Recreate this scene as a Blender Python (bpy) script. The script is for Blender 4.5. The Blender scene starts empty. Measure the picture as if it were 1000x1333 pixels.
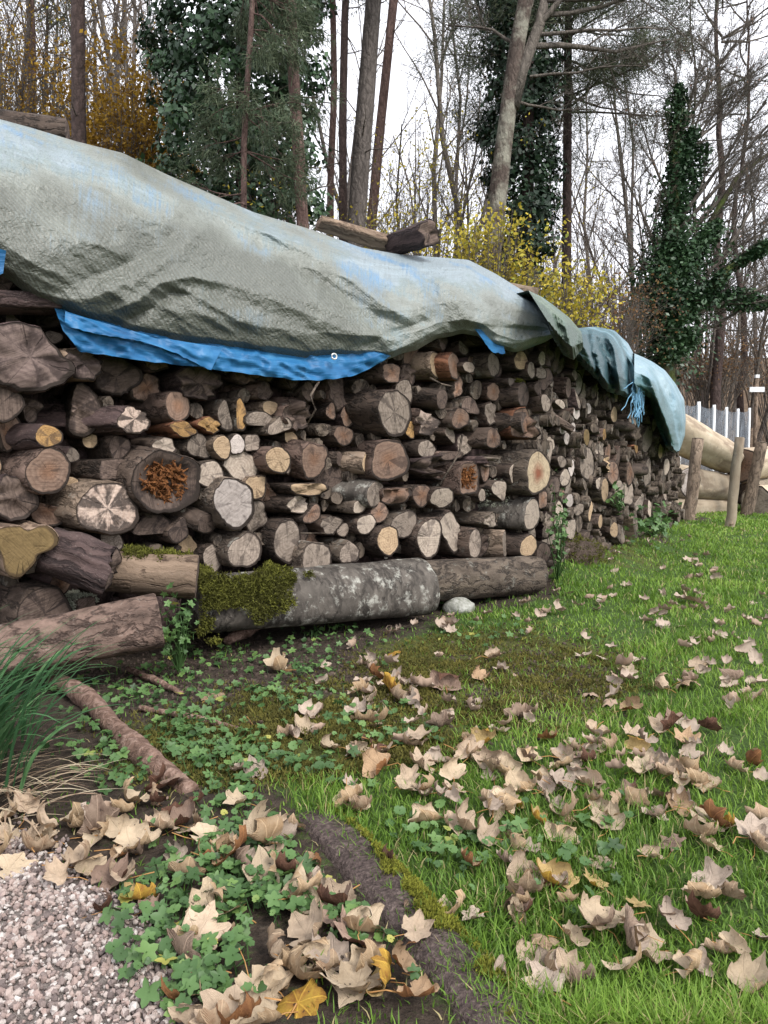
import bpy, math, random
import numpy as np
from mathutils import Vector, Matrix

# ------------------------------------------------------------------ camera, sky, sun, exposure
SC = bpy.context.scene
COL = SC.collection
H = 0.80
PITCH = math.atan(66.5 / 1000.0)
cam_d = bpy.data.cameras.new('camera')
cam_d.sensor_fit = 'HORIZONTAL'; cam_d.sensor_width = 36.0; cam_d.lens = 36.0
cam_d.clip_start = 0.05; cam_d.clip_end = 600.0
cam = bpy.data.objects.new('camera', cam_d); COL.objects.link(cam)
cam.location = (0, 0, H); cam.rotation_euler = (math.radians(90) - PITCH, 0, 0)
SC.camera = cam

SUN_EL, SUN_AZ = math.radians(46), math.radians(142)     # azimuth clockwise from +Y: behind the camera, from its right
world = bpy.data.worlds.new('World'); SC.world = world; world.use_nodes = True
wn = world.node_tree; wn.nodes.clear()
def wnode(t, **k):
    n = wn.nodes.new(t)
    for a, b in k.items(): setattr(n, a, b)
    return n
sky = wnode('ShaderNodeTexSky', sky_type='NISHITA', sun_disc=False)
sky.sun_elevation = SUN_EL; sky.sun_rotation = SUN_AZ; sky.air_density = 1.0; sky.dust_density = 4.0; sky.ozone_density = 1.0
hs = wnode('ShaderNodeHueSaturation'); hs.inputs['Saturation'].default_value = 0.16
cl = wnode('ShaderNodeTexNoise'); cl.inputs['Scale'].default_value = 2.2; cl.inputs['Detail'].default_value = 5
cr = wnode('ShaderNodeMapRange'); cr.inputs[1].default_value = .3; cr.inputs[2].default_value = .7; cr.inputs[3].default_value = .70; cr.inputs[4].default_value = 1.12
tcw = wnode('ShaderNodeTexCoord')
mx = wnode('ShaderNodeMix', data_type='RGBA', blend_type='MIX'); mx.inputs[0].default_value = .7
ov = wnode('ShaderNodeMix', data_type='RGBA', blend_type='MULTIPLY'); ov.inputs[0].default_value = 1.0
bgn = wnode('ShaderNodeBackground'); bgn.inputs['Strength'].default_value = 0.13
wo = wnode('ShaderNodeOutputWorld')
wn.links.new(sky.outputs[0], hs.inputs['Color'])
wn.links.new(tcw.outputs['Generated'], cl.inputs['Vector']); wn.links.new(cl.outputs['Fac'], cr.inputs[0])
wn.links.new(hs.outputs[0], mx.inputs[6]); mx.inputs[7].default_value = (7.6, 7.7, 8.3, 1)      # even overcast cloud layer
wn.links.new(mx.outputs[2], ov.inputs[6]); wn.links.new(cr.outputs[0], ov.inputs[7])
wn.links.new(ov.outputs[2], bgn.inputs['Color']); wn.links.new(bgn.outputs[0], wo.inputs[0])

sun_d = bpy.data.lights.new('sun', 'SUN'); sun_d.energy = 1.5; sun_d.angle = math.radians(16); sun_d.color = (1.0, .965, .91)
sun = bpy.data.objects.new('sun', sun_d); COL.objects.link(sun)
sd = Vector((math.sin(SUN_AZ) * math.cos(SUN_EL), math.cos(SUN_AZ) * math.cos(SUN_EL), math.sin(SUN_EL)))
sun.rotation_euler = sd.to_track_quat('Z', 'Y').to_euler()
SC.view_settings.view_transform = 'Standard'; SC.view_settings.look = 'None'
SC.view_settings.gamma = 1.0; SC.view_settings.use_curve_mapping = False
SC.view_settings.exposure = 1.15
SC.render.engine = 'CYCLES'
try:
    SC.cycles.use_denoising = True; SC.cycles.denoiser = 'OPENIMAGEDENOISE'
except Exception: pass
SC.cycles.max_bounces = 6; SC.cycles.diffuse_bounces = 3; SC.cycles.transparent_max_bounces = 12
SC.cycles.caustics_reflective = False; SC.cycles.caustics_refractive = False

# ------------------------------------------------------------------ helpers
RNG = np.random.default_rng(7)
random.seed(7)
CAMP = np.array([0, 0, H])
FWD = np.array([0, math.cos(PITCH), -math.sin(PITCH)]); UPV = np.array([0, math.sin(PITCH), math.cos(PITCH)]); RGT = np.array([1.0, 0, 0])
def ray(px, py):
    px = np.asarray(px, float); py = np.asarray(py, float)
    return FWD + RGT * ((px - 500) / 1000.)[..., None] + UPV * ((666.5 - py) / 1000.)[..., None]
def ground(px, py, z=0.0):
    d = ray(px, py); t = (z - H) / d[..., 2]
    return CAMP + d * t[..., None]
def at_depth(px, py, y):
    d = ray(px, py); return CAMP + d * (y / d[..., 1])[..., None]
def project(P):
    v = np.asarray(P) - CAMP; D = v @ FWD
    D = np.where(D < .05, .05, D)
    return 500 + 1000 * (v @ RGT) / D, 666.5 - 1000 * (v @ UPV) / D, D

class Wall:
    def __init__(s, a, b):
        s.p0 = ground(*a); p1 = ground(*b); u = p1 - s.p0; s.len = np.linalg.norm(u); s.u = u / s.len
        s.n = np.array([s.u[1], -s.u[0], 0.0])
    def hit(s, px, py, n=0.0):
        d = ray(px, py); n = np.asarray(n, float)
        t = (((s.p0 - CAMP) @ s.n) + n) / (d @ s.n)
        return CAMP + d * t[..., None]
    def W(s, a, n, z): return s.p0 + s.u * a + s.n * n + np.array([0, 0, z])
    def sz(s, P): return (P - s.p0) @ s.u, P[..., 2]
WA = Wall((0, 885), (700, 765))
WB = Wall((700, 758), (880, 695))

def _h(ix, iy, iz, seed):
    n = (ix * 374761393 + iy * 668265263 + iz * 2147483647 + seed * 1274126177) & 0xffffffff
    n = ((n ^ (n >> 13)) * 1274126177) & 0xffffffff
    n = ((n ^ (n >> 16)) * 2246822519) & 0xffffffff
    return ((n ^ (n >> 15)) & 0xffffff) / float(0xffffff)
def vn(x, y=0.0, z=0.0, seed=0):
    """value noise in -1..1, vectorised"""
    x, y, z = np.broadcast_arrays(np.asarray(x, float), np.asarray(y, float), np.asarray(z, float))
    ix, iy, iz = np.floor(x).astype(np.int64), np.floor(y).astype(np.int64), np.floor(z).astype(np.int64)
    fx, fy, fz = x - ix, y - iy, z - iz
    fx, fy, fz = [f * f * (3 - 2 * f) for f in (fx, fy, fz)]
    r = 0
    for a in (0, 1):
        for b in (0, 1):
            for c in (0, 1):
                r = r + _h(ix + a, iy + b, iz + c, seed) * (fx if a else 1 - fx) * (fy if b else 1 - fy) * (fz if c else 1 - fz)
    return r * 2 - 1
def fbm(x, y=0.0, z=0.0, seed=0, o=3):
    r = 0; a = 1.0; t = 0
    for k in range(o):
        r = r + a * vn(np.asarray(x) * 2 ** k, np.asarray(y) * 2 ** k, np.asarray(z) * 2 ** k, seed + k); t += a; a *= .5
    return r / t

def np_mesh(name, V, F, mat=None, uv=None, tint=None, smooth=True, col=None):
    """V (n,3), F = list of (m,k) arrays of faces"""
    me = bpy.data.meshes.new(name)
    V = np.asarray(V, np.float32)
    F = [np.asarray(f, np.int32) for f in (F if isinstance(F, (list, tuple)) else [F]) if len(f)]
    me.vertices.add(len(V)); me.vertices.foreach_set('co', V.ravel())
    li = np.concatenate([f.ravel() for f in F]); tot = np.concatenate([np.full(len(f), f.shape[1], np.int32) for f in F])
    st = np.concatenate([[0], np.cumsum(tot)[:-1]]).astype(np.int32)
    me.loops.add(len(li)); me.loops.foreach_set('vertex_index', li)
    me.polygons.add(len(tot)); me.polygons.foreach_set('loop_start', st)
    try: me.polygons.foreach_set('loop_total', tot)
    except Exception: pass
    me.polygons.foreach_set('use_smooth', np.full(len(tot), smooth, bool))
    if uv is not None:
        l = me.uv_layers.new(name='UVMap'); l.data.foreach_set('uv', np.asarray(uv, np.float32)[li].ravel())
    if tint is not None:
        a = me.attributes.new('tint', 'FLOAT', 'POINT'); a.data.foreach_set('value', np.asarray(tint, np.float32))
    if col is not None:
        a = me.attributes.new('cover', 'FLOAT_COLOR', 'POINT'); a.data.foreach_set('color', np.asarray(col, np.float32).ravel())
    me.update(calc_edges=True); me.validate()
    if mat: me.materials.append(mat)
    return me
def link(name, me, parent=None, label=None, cat=None, group=None, kind=None, M=None):
    o = bpy.data.objects.new(name, me); COL.objects.link(o)
    if parent is not None: o.parent = parent
    if M is not None: o.matrix_world = M
    if label: o['label'] = label
    if cat: o['category'] = cat
    if group: o['group'] = group
    if kind: o['kind'] = kind
    return o
class MB:
    def __init__(s): s.V = []; s.F3 = []; s.F4 = []; s.T = []; s.U = []; s.n = 0
    def add(s, V, F, t=0.0, uv=None):
        V = np.asarray(V, float); F = np.asarray(F, np.int64) + s.n
        (s.F3 if F.shape[1] == 3 else s.F4).append(F); s.V.append(V); s.T.append(np.broadcast_to(np.asarray(t, float), (len(V),)))
        s.U.append(np.zeros((len(V), 2)) if uv is None else np.asarray(uv, float)); s.n += len(V)
    def faces(s, F):
        F = np.asarray(F, np.int64)
        (s.F3 if F.shape[1] == 3 else s.F4).append(F)
    def mesh(s, name, mat=None, smooth=True):
        F = []
        if s.F3: F.append(np.concatenate(s.F3))
        if s.F4: F.append(np.concatenate(s.F4))
        return np_mesh(name, np.concatenate(s.V), F, mat, np.concatenate(s.U), np.concatenate(s.T), smooth)
    def tube(s, pts, rad, k=6, t=0.0, cap=True, wob=0.0):
        pts = np.asarray(pts, float); n = len(pts); rad = np.broadcast_to(np.asarray(rad, float), (n,))
        d = np.gradient(pts, axis=0); d /= np.linalg.norm(d, axis=1)[:, None] + 1e-9
        ref = np.array([0, 0, 1.0]) if abs(d[:, 2]).mean() < .8 else np.array([1.0, 0, 0])
        a = np.cross(d, ref); a /= np.linalg.norm(a, axis=1)[:, None] + 1e-9; b = np.cross(d, a)
        th = np.arange(k) * 2 * math.pi / k
        R = rad[:, None] * (np.ones((n, k)) if not wob else 1 + wob * RNG.uniform(-1, 1, (n, k)))
        V = pts[:, None, :] + R[..., None] * (a[:, None, :] * np.cos(th)[None, :, None] + b[:, None, :] * np.sin(th)[None, :, None])
        i = np.arange(n - 1)[:, None] * k; j = np.arange(k)[None, :]; j2 = (j + 1) % k
        F = np.stack([i + j, i + j2, i + k + j2, i + k + j], -1).reshape(-1, 4)
        L = np.concatenate([[0], np.cumsum(np.linalg.norm(np.diff(pts, axis=0), axis=1))])
        uv = np.stack([np.broadcast_to(th / 6.283, (n, k)), np.broadcast_to(L[:, None], (n, k))], -1).reshape(-1, 2)
        s.add(V.reshape(-1, 3), F, t, uv)
        if cap and k > 3:
            base = s.n
            s.add(pts[[0, -1]], np.zeros((0, 3), int), t, [[.5, 0], [.5, L[-1]]])
            jj = np.arange(k); o = base - n * k
            s.faces(np.stack([o + (jj + 1) % k, o + jj, np.full(k, base)], -1)); e = o + (n - 1) * k
            s.faces(np.stack([e + jj, e + (jj + 1) % k, np.full(k, base + 1)], -1))
def unit(v): v = np.asarray(v, float); return v / (np.linalg.norm(v) + 1e-12)
def mat4(o, x, y, z): return Matrix(((x[0], y[0], z[0], o[0]), (x[1], y[1], z[1], o[1]), (x[2], y[2], z[2], o[2]), (0, 0, 0, 1)))

# ------------------------------------------------------------------ material helpers
class NT:
    def __init__(s, name):
        s.m = bpy.data.materials.new(name); s.m.use_nodes = True; s.t = s.m.node_tree
        s.b = s.t.nodes['Principled BSDF']; s.out = s.t.nodes['Material Output']
        s.b.inputs['Specular IOR Level'].default_value = .25; s.b.inputs['Roughness'].default_value = .9
    def put(s, sock, v):
        if isinstance(v, bpy.types.NodeSocket): s.t.links.new(v, sock)
        elif isinstance(v, (tuple, list)) and len(v) == 3 and sock.type == 'RGBA': sock.default_value = (*v, 1)
        else: sock.default_value = v
    def n(s, t, ins=None, out=0, **k):
        nd = s.t.nodes.new('ShaderNode' + t)
        for a, b in k.items(): setattr(nd, a, b)
        for a, b in (ins or {}).items(): s.put(nd.inputs[a], b)
        return nd.outputs[out]
    def math(s, op, a, b=0.0, c=0.0, clamp=False):
        return s.n('Math', {0: a, 1: b, 2: c}, operation=op, use_clamp=clamp)
    def vmath(s, op, a, b=(0, 0, 0), out=0): return s.n('VectorMath', {0: a, 1: b}, out=out, operation=op)
    def mix(s, f, a, b, bt='MIX'): return s.n('Mix', {0: f, 6: a, 7: b}, out=2, data_type='RGBA', blend_type=bt)
    def rng(s, v, a, b, c=0.0, d=1.0, smooth=False):
        return s.n('MapRange', {0: v, 1: a, 2: b, 3: c, 4: d}, interpolation_type='SMOOTHSTEP' if smooth else 'LINEAR')
    def noise(s, vec, scale, detail=3, rough=.55, dist=0.0, out=0): return s.n('TexNoise', {'Vector': vec, 'Scale': scale, 'Detail': detail, 'Roughness': rough, 'Distortion': dist}, out=out)
    def map(s, vec, scale=(1, 1, 1), loc=(0, 0, 0)): return s.n('Mapping', {'Vector': vec, 'Scale': scale, 'Location': loc})
    def tex(s, k='Object'): return s.n('TexCoord', out={'Generated': 0, 'Normal': 1, 'UV': 2, 'Object': 3}[k])
    def ramp(s, f, stops):
        nd = s.t.nodes.new('ShaderNodeValToRGB'); e = nd.color_ramp.elements
        while len(e) < len(stops): e.new(.5)
        for q, (p, c) in zip(e, stops): q.position = p; q.color = (*c, 1)
        s.put(nd.inputs[0], f); return nd.outputs[0]
    def bump(s, h, strength=.5, dist=.01, nrm=None):
        i = {'Height': h, 'Strength': strength, 'Distance': dist}
        if nrm is not None: i['Normal'] = nrm
        return s.n('Bump', i)
    def rand(s): return s.n('ObjectInfo', out=5)
    def attr(s, name, out=2): return s.n('Attribute', out=out, attribute_name=name)
    def done(s, color=None, normal=None, rough=None, **k):
        if color is not None: s.put(s.b.inputs['Base Color'], color)
        if normal is not None: s.put(s.b.inputs['Normal'], normal)
        if rough is not None: s.put(s.b.inputs['Roughness'], rough)
        for a, b in k.items(): s.put(s.b.inputs[a], b)
        return s.m

def randvec(g, mul=37.0):
    r = g.rand(); return g.vmath('SCALE', g.n('CombineXYZ', {0: r, 1: g.math('FRACT', g.math('MULTIPLY', r, 7.3)), 2: g.math('FRACT', g.math('MULTIPLY', r, 13.7))}), (0, 0, 0)) if False else \
        g.n('CombineXYZ', {0: g.math('MULTIPLY', r, mul), 1: g.math('MULTIPLY', g.math('FRACT', g.math('MULTIPLY', r, 7.3)), mul), 2: g.math('MULTIPLY', g.math('FRACT', g.math('MULTIPLY', r, 13.7)), mul)})

def bark_mat(name, ca, cb, crack, lichen=None, lam=.0, scale=26, zs=.3, bump=.8, plates=30, vary=.35):
    g = NT(name); o = g.vmath('ADD', g.tex('Object'), randvec(g))
    od = g.vmath('ADD', o, g.vmath('MULTIPLY', g.noise(o, 11, 3, out=1), (.07, .07, .07)))
    st = g.map(od, (1, 1, zs))
    f = g.noise(st, scale, 5, .65, .4)
    f2 = g.noise(o, 5, 2)
    v = g.math('MULTIPLY', g.math('ABSOLUTE', g.math('SUBTRACT', g.noise(st, plates * .5, 4, .6), .5)), 1.4)
    c = g.ramp(g.math('ADD', g.math('MULTIPLY', f, .7), g.math('MULTIPLY', f2, .3)), [(.32, ca), (.5, tuple((a + b) / 2 for a, b in zip(ca, cb))), (.68, cb)])
    ck = g.rng(g.math('ADD', v, g.math('MULTIPLY', f, .10)), .04, .13)
    c = g.mix(ck, g.mix(.3, crack, ca), c)
    vp = g.n('TexVoronoi', {'Vector': st, 'Scale': plates * .8}, out=1)
    vg = g.n('RGBToBW', {'Color': vp}); c = g.n('HueSaturation', {'Value': g.rng(vg, .2, .8, .82, 1.2), 'Color': c})
    sp_ = g.rng(g.noise(o, 120, 3), .62, .72); c = g.mix(g.math('MULTIPLY', sp_, .35), c, (.22, .19, .165))
    if lichen:
        l = g.rng(g.math('ADD', g.noise(o, 13, 6, .75), g.math('MULTIPLY', g.math('SUBTRACT', f, .5), .25)), .575 - lam, .70 - lam); c = g.mix(l, c, lichen)
    val = g.math('ADD', 1 - vary, g.math('MULTIPLY', g.math('FRACT', g.math('MULTIPLY', g.rand(), 91.7)), 2 * vary))
    c = g.n('HueSaturation', {'Value': val, 'Color': c})
    h = g.math('ADD', g.math('MULTIPLY', f, .8), g.math('ADD', g.math('MULTIPLY', ck, .5), g.math('MULTIPLY', g.noise(o, 90, 3), .25)))
    return g.done(c, g.bump(h, bump, .012), .85)

def cut_mat(name, base, ring, stain, samt=.5, rim=(.03, .022, .018), freq=34, saw=.5, vary=.25, crack=.009, pith=None):
    g = NT(name); uv = g.tex('UV'); o = g.vmath('ADD', g.tex('Object'), randvec(g))
    uvr = g.vmath('ADD', uv, g.vmath('SCALE', randvec(g, .2), (0, 0, 0)) if False else (0.04, -.03, 0))
    r = g.vmath('LENGTH', uvr, out=1)
    w = g.noise(o, 9, 3)
    rings = g.math('SINE', g.math('ADD', g.math('MULTIPLY', r, freq), g.math('MULTIPLY', w, 15.0)))
    fine = g.noise(o, 60, 3)
    rr = g.math('MULTIPLY', g.rng(rings, -1, 1), g.rng(g.noise(o, 7, 2), .35, .65, .12, .5))
    c = g.mix(g.math('ADD', rr, g.math('MULTIPLY', fine, .35)), base, ring)
    if pith: c = g.mix(g.rng(g.math('ADD', r, g.math('MULTIPLY', w, .35)), .35, .75), pith, c)
    # saw marks
    sv = g.map(g.n('VectorRotate', {'Vector': o, 'Angle': g.math('MULTIPLY', g.rand(), 40.0)}, rotation_type='Z_AXIS'), (2.5, 60, 1))
    sw = g.noise(sv, 3.2, 2, .6)
    c = g.mix(g.math('MULTIPLY', g.rng(sw, .48, .62), saw * .55), c, tuple(x * .55 for x in ring))
    # dark stains, radial
    nu = g.vmath('ADD', g.vmath('NORMALIZE', uvr), randvec(g, 19.0))
    s1 = g.math('ADD', g.math('MULTIPLY', g.noise(nu, 1.6, 2), .55), g.math('MULTIPLY', g.noise(o, 13, 4, .7), .45))
    c = g.mix(g.math('MULTIPLY', g.rng(s1, .60 - .2 * samt, .67 - .2 * samt), min(1, .5 + samt * .5)), c, stain)
    # radial cracks
    cn = g.noise(g.vmath('ADD', nu, g.vmath('MULTIPLY', g.noise(o, 14, 2, out=1), (.10, .10, .10))), 1.5, 2)
    ck = g.math('SUBTRACT', 1.0, g.rng(g.math('ABSOLUTE', g.math('SUBTRACT', cn, .5)), crack * .35, crack))
    ck = g.math('MULTIPLY', ck, g.rng(g.noise(o, 8, 1), .45, .6))
    c = g.mix(g.math('MULTIPLY', ck, g.rng(g.math('FRACT', g.math('MULTIPLY', g.rand(), 23.3)), .2, 1, .15, .85)), c, tuple(x * .15 for x in ring))
    c = g.mix(g.math('MULTIPLY', g.rng(g.noise(o, 38, 5, .75), .48, .68), .5), c, tuple(x * .45 for x in ring))
    c = g.mix(g.math('MULTIPLY', g.rng(g.noise(o, 21, 4, .7), .55, .7), .30), c, tuple(min(1, x * 1.35) for x in base))
    # bark rim
    rm = g.rng(g.math('ADD', r, g.math('MULTIPLY', fine, .06)), .93, .965)
    c = g.mix(rm, c, rim)
    val = g.math('ADD', 1 - vary, g.math('MULTIPLY', g.math('FRACT', g.math('MULTIPLY', g.rand(), 57.1)), 2 * vary))
    c = g.n('HueSaturation', {'Value': val, 'Color': c})
    h = g.math('SUBTRACT', g.math('ADD', g.math('MULTIPLY', sw, .5), g.math('ADD', g.math('MULTIPLY', rr, .3), g.math('MULTIPLY', fine, .5))), g.math('MULTIPLY', ck, 1.5))
    return g.done(c, g.bump(h, .6, .006), .88)

def tint_mat(name, stops, rough=.8, bumpscale=0, spec=.25, trans=0.0, vary=0.0, emit=None):
    g = NT(name); t = g.attr('tint'); c = g.ramp(t, stops)
    if vary: c = g.n('HueSaturation', {'Value': g.math('ADD', 1 - vary, g.math('MULTIPLY', g.rand(), 2 * vary)), 'Color': c})
    k = {'Specular IOR Level': spec}
    nrm = g.bump(g.noise(g.tex('Object'), bumpscale, 4), .6, .01) if bumpscale else None
    m = g.done(c, nrm, rough, **k)
    if trans:
        tr = g.n('BsdfTranslucent', {'Color': c}); ms = g.n('MixShader', {0: trans, 1: g.b.outputs[0], 2: tr})
        g.t.links.new(ms, g.out.inputs['Surface'])
    return m
# ------------------------------------------------------------------ terrain (one sheet to the horizon)
def hill(x, y):
    a = np.clip(y - 13.5, 0, None)
    h = .05 * a + .0035 * np.clip(a, 0, 45) ** 2 * .9
    left = np.clip((6 - x) / 10, 0, 1) * .10 * np.clip(y - 7, 0, 14)
    return h + left + .25 * fbm(x / 7, y / 7, 0, 3) * np.clip((y - 14) / 10, 0, 1)
def gz(x, y, fine=True):
    x = np.asarray(x, float); y = np.asarray(y, float)
    P = np.stack([x, y, np.zeros_like(x)], -1) - WB.p0
    s = P @ WB.u; n = P @ WB.n
    mound = .13 * np.exp(-((n - .02) / .33) ** 2) * np.clip((s + .3) / .4, 0, 1) * np.clip((WB.len + .2 - s) / .5, 0, 1)
    Q = np.stack([x, y, np.zeros_like(x)], -1) - WA.p0
    z = mound + hill(x, y)
    z = z + .018 * fbm(x * 1.3, y * 1.3, 0, 11) * np.clip((y - .5) / 2, 0, 1)
    if fine: z = z + .008 * fbm(x * 9, y * 9, 0, 12)
    return z
def smooth(a, b, v): t = np.clip((v - a) / (b - a), 0, 1); return t * t * (3 - 2 * t)
def in_poly(px, py, poly):
    inside = np.zeros(np.shape(px), bool); n = len(poly); j = n - 1
    for i in range(n):
        xi, yi = poly[i]; xj, yj = poly[j]
        c = ((yi > py) != (yj > py)) & (px < (xj - xi) * (py - yi) / (yj - yi + 1e-12) + xi); inside ^= c; j = i
    return inside
GP = [(-700, 1010), (-60, 1068), (40, 1098), (105, 1150), (170, 1190), (225, 1245), (270, 1290), (310, 1345), (420, 1700), (-700, 1700)]
GRAVEL = [tuple(ground(np.float64(a), np.float64(b))[:2]) for a, b in GP]
def cover(x, y):
    """weights grass, moss, soil, gravel of the ground at world x, y"""
    px, py, D = project(np.stack([x, y, np.zeros_like(x)], -1))
    front = y > .3
    wob = 22 * fbm(x * 2.2, y * 2.2, 0, 21); fx = px + wob * 2; fy = py + wob
    def ell(cx, cy, a, b, e=.45): return 1 - smooth(1 - e, 1 + e, np.hypot((fx - cx) / a, (fy - cy) / b))
    lawn = smooth(-40, 60, (fx - 520) * .72 - (fy - 1010) * -.10 + np.where(fy > 980, 60, 0) * 1.0)
    lawn = np.where(fy > 1020, smooth(-35, 45, fx - (395 + (fy - 1050) * .78)), lawn)
    s = (np.stack([x, y, np.zeros_like(x)], -1) - WA.p0) @ WA.n
    sb = (np.stack([x, y, np.zeros_like(x)], -1) - WB.p0) @ WB.n
    foot = np.maximum((1 - smooth(.18, .5, s + .1 * fbm(x * 3, y * 3, 0, 5))) * (fx < 720), (1 - smooth(.0, .2, sb)) * (fx > 690) * (fx < 900))
    soil = np.maximum(foot * .9, .95 * ell(690, 888, 95, 42) * (.55 + .45 * vn(x * 14, y * 14, 0, 8)))
    soil = np.maximum(soil, .8 * ell(785, 708, 80, 15)); soil = np.maximum(soil, .6 * ell(330, 868, 110, 28)); soil = np.maximum(soil, .4 * ell(420, 905, 70, 28))
    moss = np.maximum(ell(655, 878, 175, 60), .8 * ell(450, 955, 170, 70)); moss = np.maximum(moss, .8 * ell(760, 722, 90, 22)); moss = np.maximum(moss, .7 * ell(290, 985, 150, 60))
    moss = moss * (1 - .85 * soil)
    gv = in_poly(x, y, GRAVEL).astype(float) if True else 0
    grass = lawn * (1 - .97 * soil) * (1 - .9 * moss)
    wild = (1 - lawn) * .7
    woods = smooth(12.5, 16, y + 1.0 * fbm(x / 2, y / 2, 0, 9))
    behind = (s < -.3) & (fx < 715) | (sb < -.3) & (fx > 600) & (fx < 880)
    grass = np.where(behind, .3, grass) * (1 - woods); moss = moss * (1 - woods); soil = np.maximum(soil * (1 - woods), wild * (1 - woods))
    ok = front.astype(float)
    return np.stack([grass * ok + (1 - ok) * .8, moss * ok, soil * ok, gv], -1), woods

def axis(parts):
    out = []
    for a, b, st in parts: out.append(np.arange(a, b, st))
    return np.concatenate(out)
gx = axis([(-120, -20, 5), (-20, -5, .8), (-5, -2.2, .12), (-2.2, 3.2, .035), (3.2, 7, .09), (7, 20, .7), (20, 121, 5)])
gy = axis([(-12, 0.2, .8), (.2, 5.5, .035), (5.5, 12, .1), (12, 40, .6), (40, 140, 4)])
X, Y = np.meshgrid(gx, gy); Z = gz(X, Y)
cov, woods = cover(X, Y)
nx, ny = len(gx), len(gy); i = (np.arange(ny - 1)[:, None] * nx + np.arange(nx - 1)[None, :]).ravel()
F = np.stack([i, i + 1, i + nx + 1, i + nx], -1)
g = NT('ground soil and turf')
a = g.n('Attribute', out=0, attribute_name='cover'); sp = g.t.nodes.new('ShaderNodeSeparateColor'); g.t.links.new(a, sp.inputs[0])
al = g.attr('cover', 3); o = g.tex('Object')
nb = g.noise(o, 45, 5, .7); nm = g.noise(o, 7, 4, .6)
def w(s_, k=.5): return g.rng(g.math('ADD', s_, g.math('MULTIPLY', g.math('SUBTRACT', g.noise(o, 30, 4, .7), .5), k * 2)), .38, .62)
litter = g.ramp(g.noise(o, 1.3, 6, .75), [(.3, (.05, .033, .02)), (.5, (.12, .08, .05)), (.7, (.17, .125, .08))])
soilc = g.ramp(nb, [(.3, (.022, .016, .012)), (.55, (.055, .04, .03)), (.75, (.10, .08, .06))])
mossc = g.ramp(g.noise(o, 60, 4, .7), [(.3, (.035, .036, .01)), (.55, (.085, .095, .022)), (.75, (.15, .155, .04))])
grassc = g.ramp(nb, [(.3, (.025, .045, .01)), (.6, (.06, .11, .02)), (.8, (.11, .14, .035))])
gravc = g.ramp(nb, [(.3, (.10, .085, .075)), (.7, (.28, .24, .22))])
c = litter
wd = g.attr('tint')
c = g.mix(w(sp.outputs[2]), grassc, soilc); c = g.mix(w(sp.outputs[1]), c, mossc); c = g.mix(w(sp.outputs[0], .3), c, grassc)
c = g.mix(al, c, gravc); c = g.mix(wd, c, litter)
gm = g.done(c, g.bump(g.math('ADD', nb, g.math('MULTIPLY', nm, .6)), .9, .03), .95)
ground_o = link('ground', np_mesh('ground', np.stack([X, Y, Z], -1).reshape(-1, 3), F, gm, tint=woods.ravel(), col=cov.reshape(-1, 4)), kind='structure')

# ------------------------------------------------------------------ materials shared by the woodpile
BARK = {
 'dark':   bark_mat('dark damp bark', (.034, .024, .019), (.115, .083, .065), (.008, .006, .005), (.16, .15, .13), -.03),
 'grey':   bark_mat('grey brown bark', (.055, .041, .032), (.165, .13, .10), (.018, .014, .012), (.24, .23, .20), .0),
 'brown':  bark_mat('red brown flaky bark', (.055, .037, .029), (.165, .112, .09), (.018, .011, .009), (.22, .19, .16), -.03, zs=.45),
 'lichen': bark_mat('smooth bark with white lichen', (.06, .052, .045), (.16, .14, .12), (.035, .03, .026), (.44, .435, .385), .04, scale=14, zs=2.2, plates=9, bump=.5),
 'pale':   bark_mat('pale dry bark', (.11, .08, .058), (.26, .195, .145), (.05, .035, .025), (.3, .28, .24), -.05),
 'strip':  bark_mat('stripped weathered wood', (.13, .09, .062), (.27, .195, .14), (.055, .034, .025), None, 0, scale=40, zs=.07, plates=26),
 'red':    bark_mat('torn red brown wood', (.12, .05, .028), (.28, .13, .075), (.04, .017, .012), None, 0, scale=45, zs=.07, plates=24),
 'purple': bark_mat('dark purple brown split wood', (.03, .02, .02), (.10, .067, .062), (.012, .008, .008), None, 0, scale=42, zs=.1, plates=22),
 'gold':   bark_mat('pale barkless timber', (.27, .21, .145), (.46, .385, .29), (.17, .125, .09), (.19, .165, .14), .0, scale=9, zs=.25, bump=.35, plates=3),
}
CUT = {
 'pale':  cut_mat('pale weathered cut', (.36, .30, .245), (.21, .165, .13), (.07, .055, .05), .35),
 'grey':  cut_mat('grey weathered cut', (.275, .225, .185), (.145, .112, .088), (.05, .038, .032), .45, saw=.8),
 'dark':  cut_mat('dark wet cut', (.135, .098, .08), (.068, .047, .038), (.014, .010, .010), .45, saw=1.0),
 'tan':   cut_mat('tan cut', (.42, .31, .20), (.26, .17, .10), (.08, .05, .035), .2, saw=.35),
 'white': cut_mat('whitish cut', (.45, .395, .36), (.28, .235, .21), (.10, .08, .075), .25, saw=.4),
 'plum':  cut_mat('purplish brown weathered cut', (.21, .155, .135), (.11, .075, .068), (.035, .024, .023), .5, saw=.5),
 'red':   cut_mat('reddish cut', (.215, .145, .108), (.12, .073, .054), (.04, .027, .023), .4, pith=(.19, .105, .066)),
 'fungus':cut_mat('pale cut with black fungus', (.46, .36, .30), (.30, .21, .165), (.012, .010, .010), .75, saw=.3),
 'olive': cut_mat('tan olive cut', (.21, .145, .065), (.13, .085, .035), (.055, .04, .022), .3, rim=(.09, .06, .03), saw=.5),
 'ochre': cut_mat('ochre stained cut', (.36, .22, .09), (.20, .11, .045), (.06, .04, .03), .45),
 'core':  cut_mat('cut with a dark red core', (.36, .29, .20), (.22, .16, .10), (.06, .04, .03), .1, pith=(.16, .055, .03), freq=46),
}
g = NT('rotten orange wood'); o = g.tex('Object')
f = g.noise(g.map(o, (1, 1, 1)), 55, 5, .75, 1.2)
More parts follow.
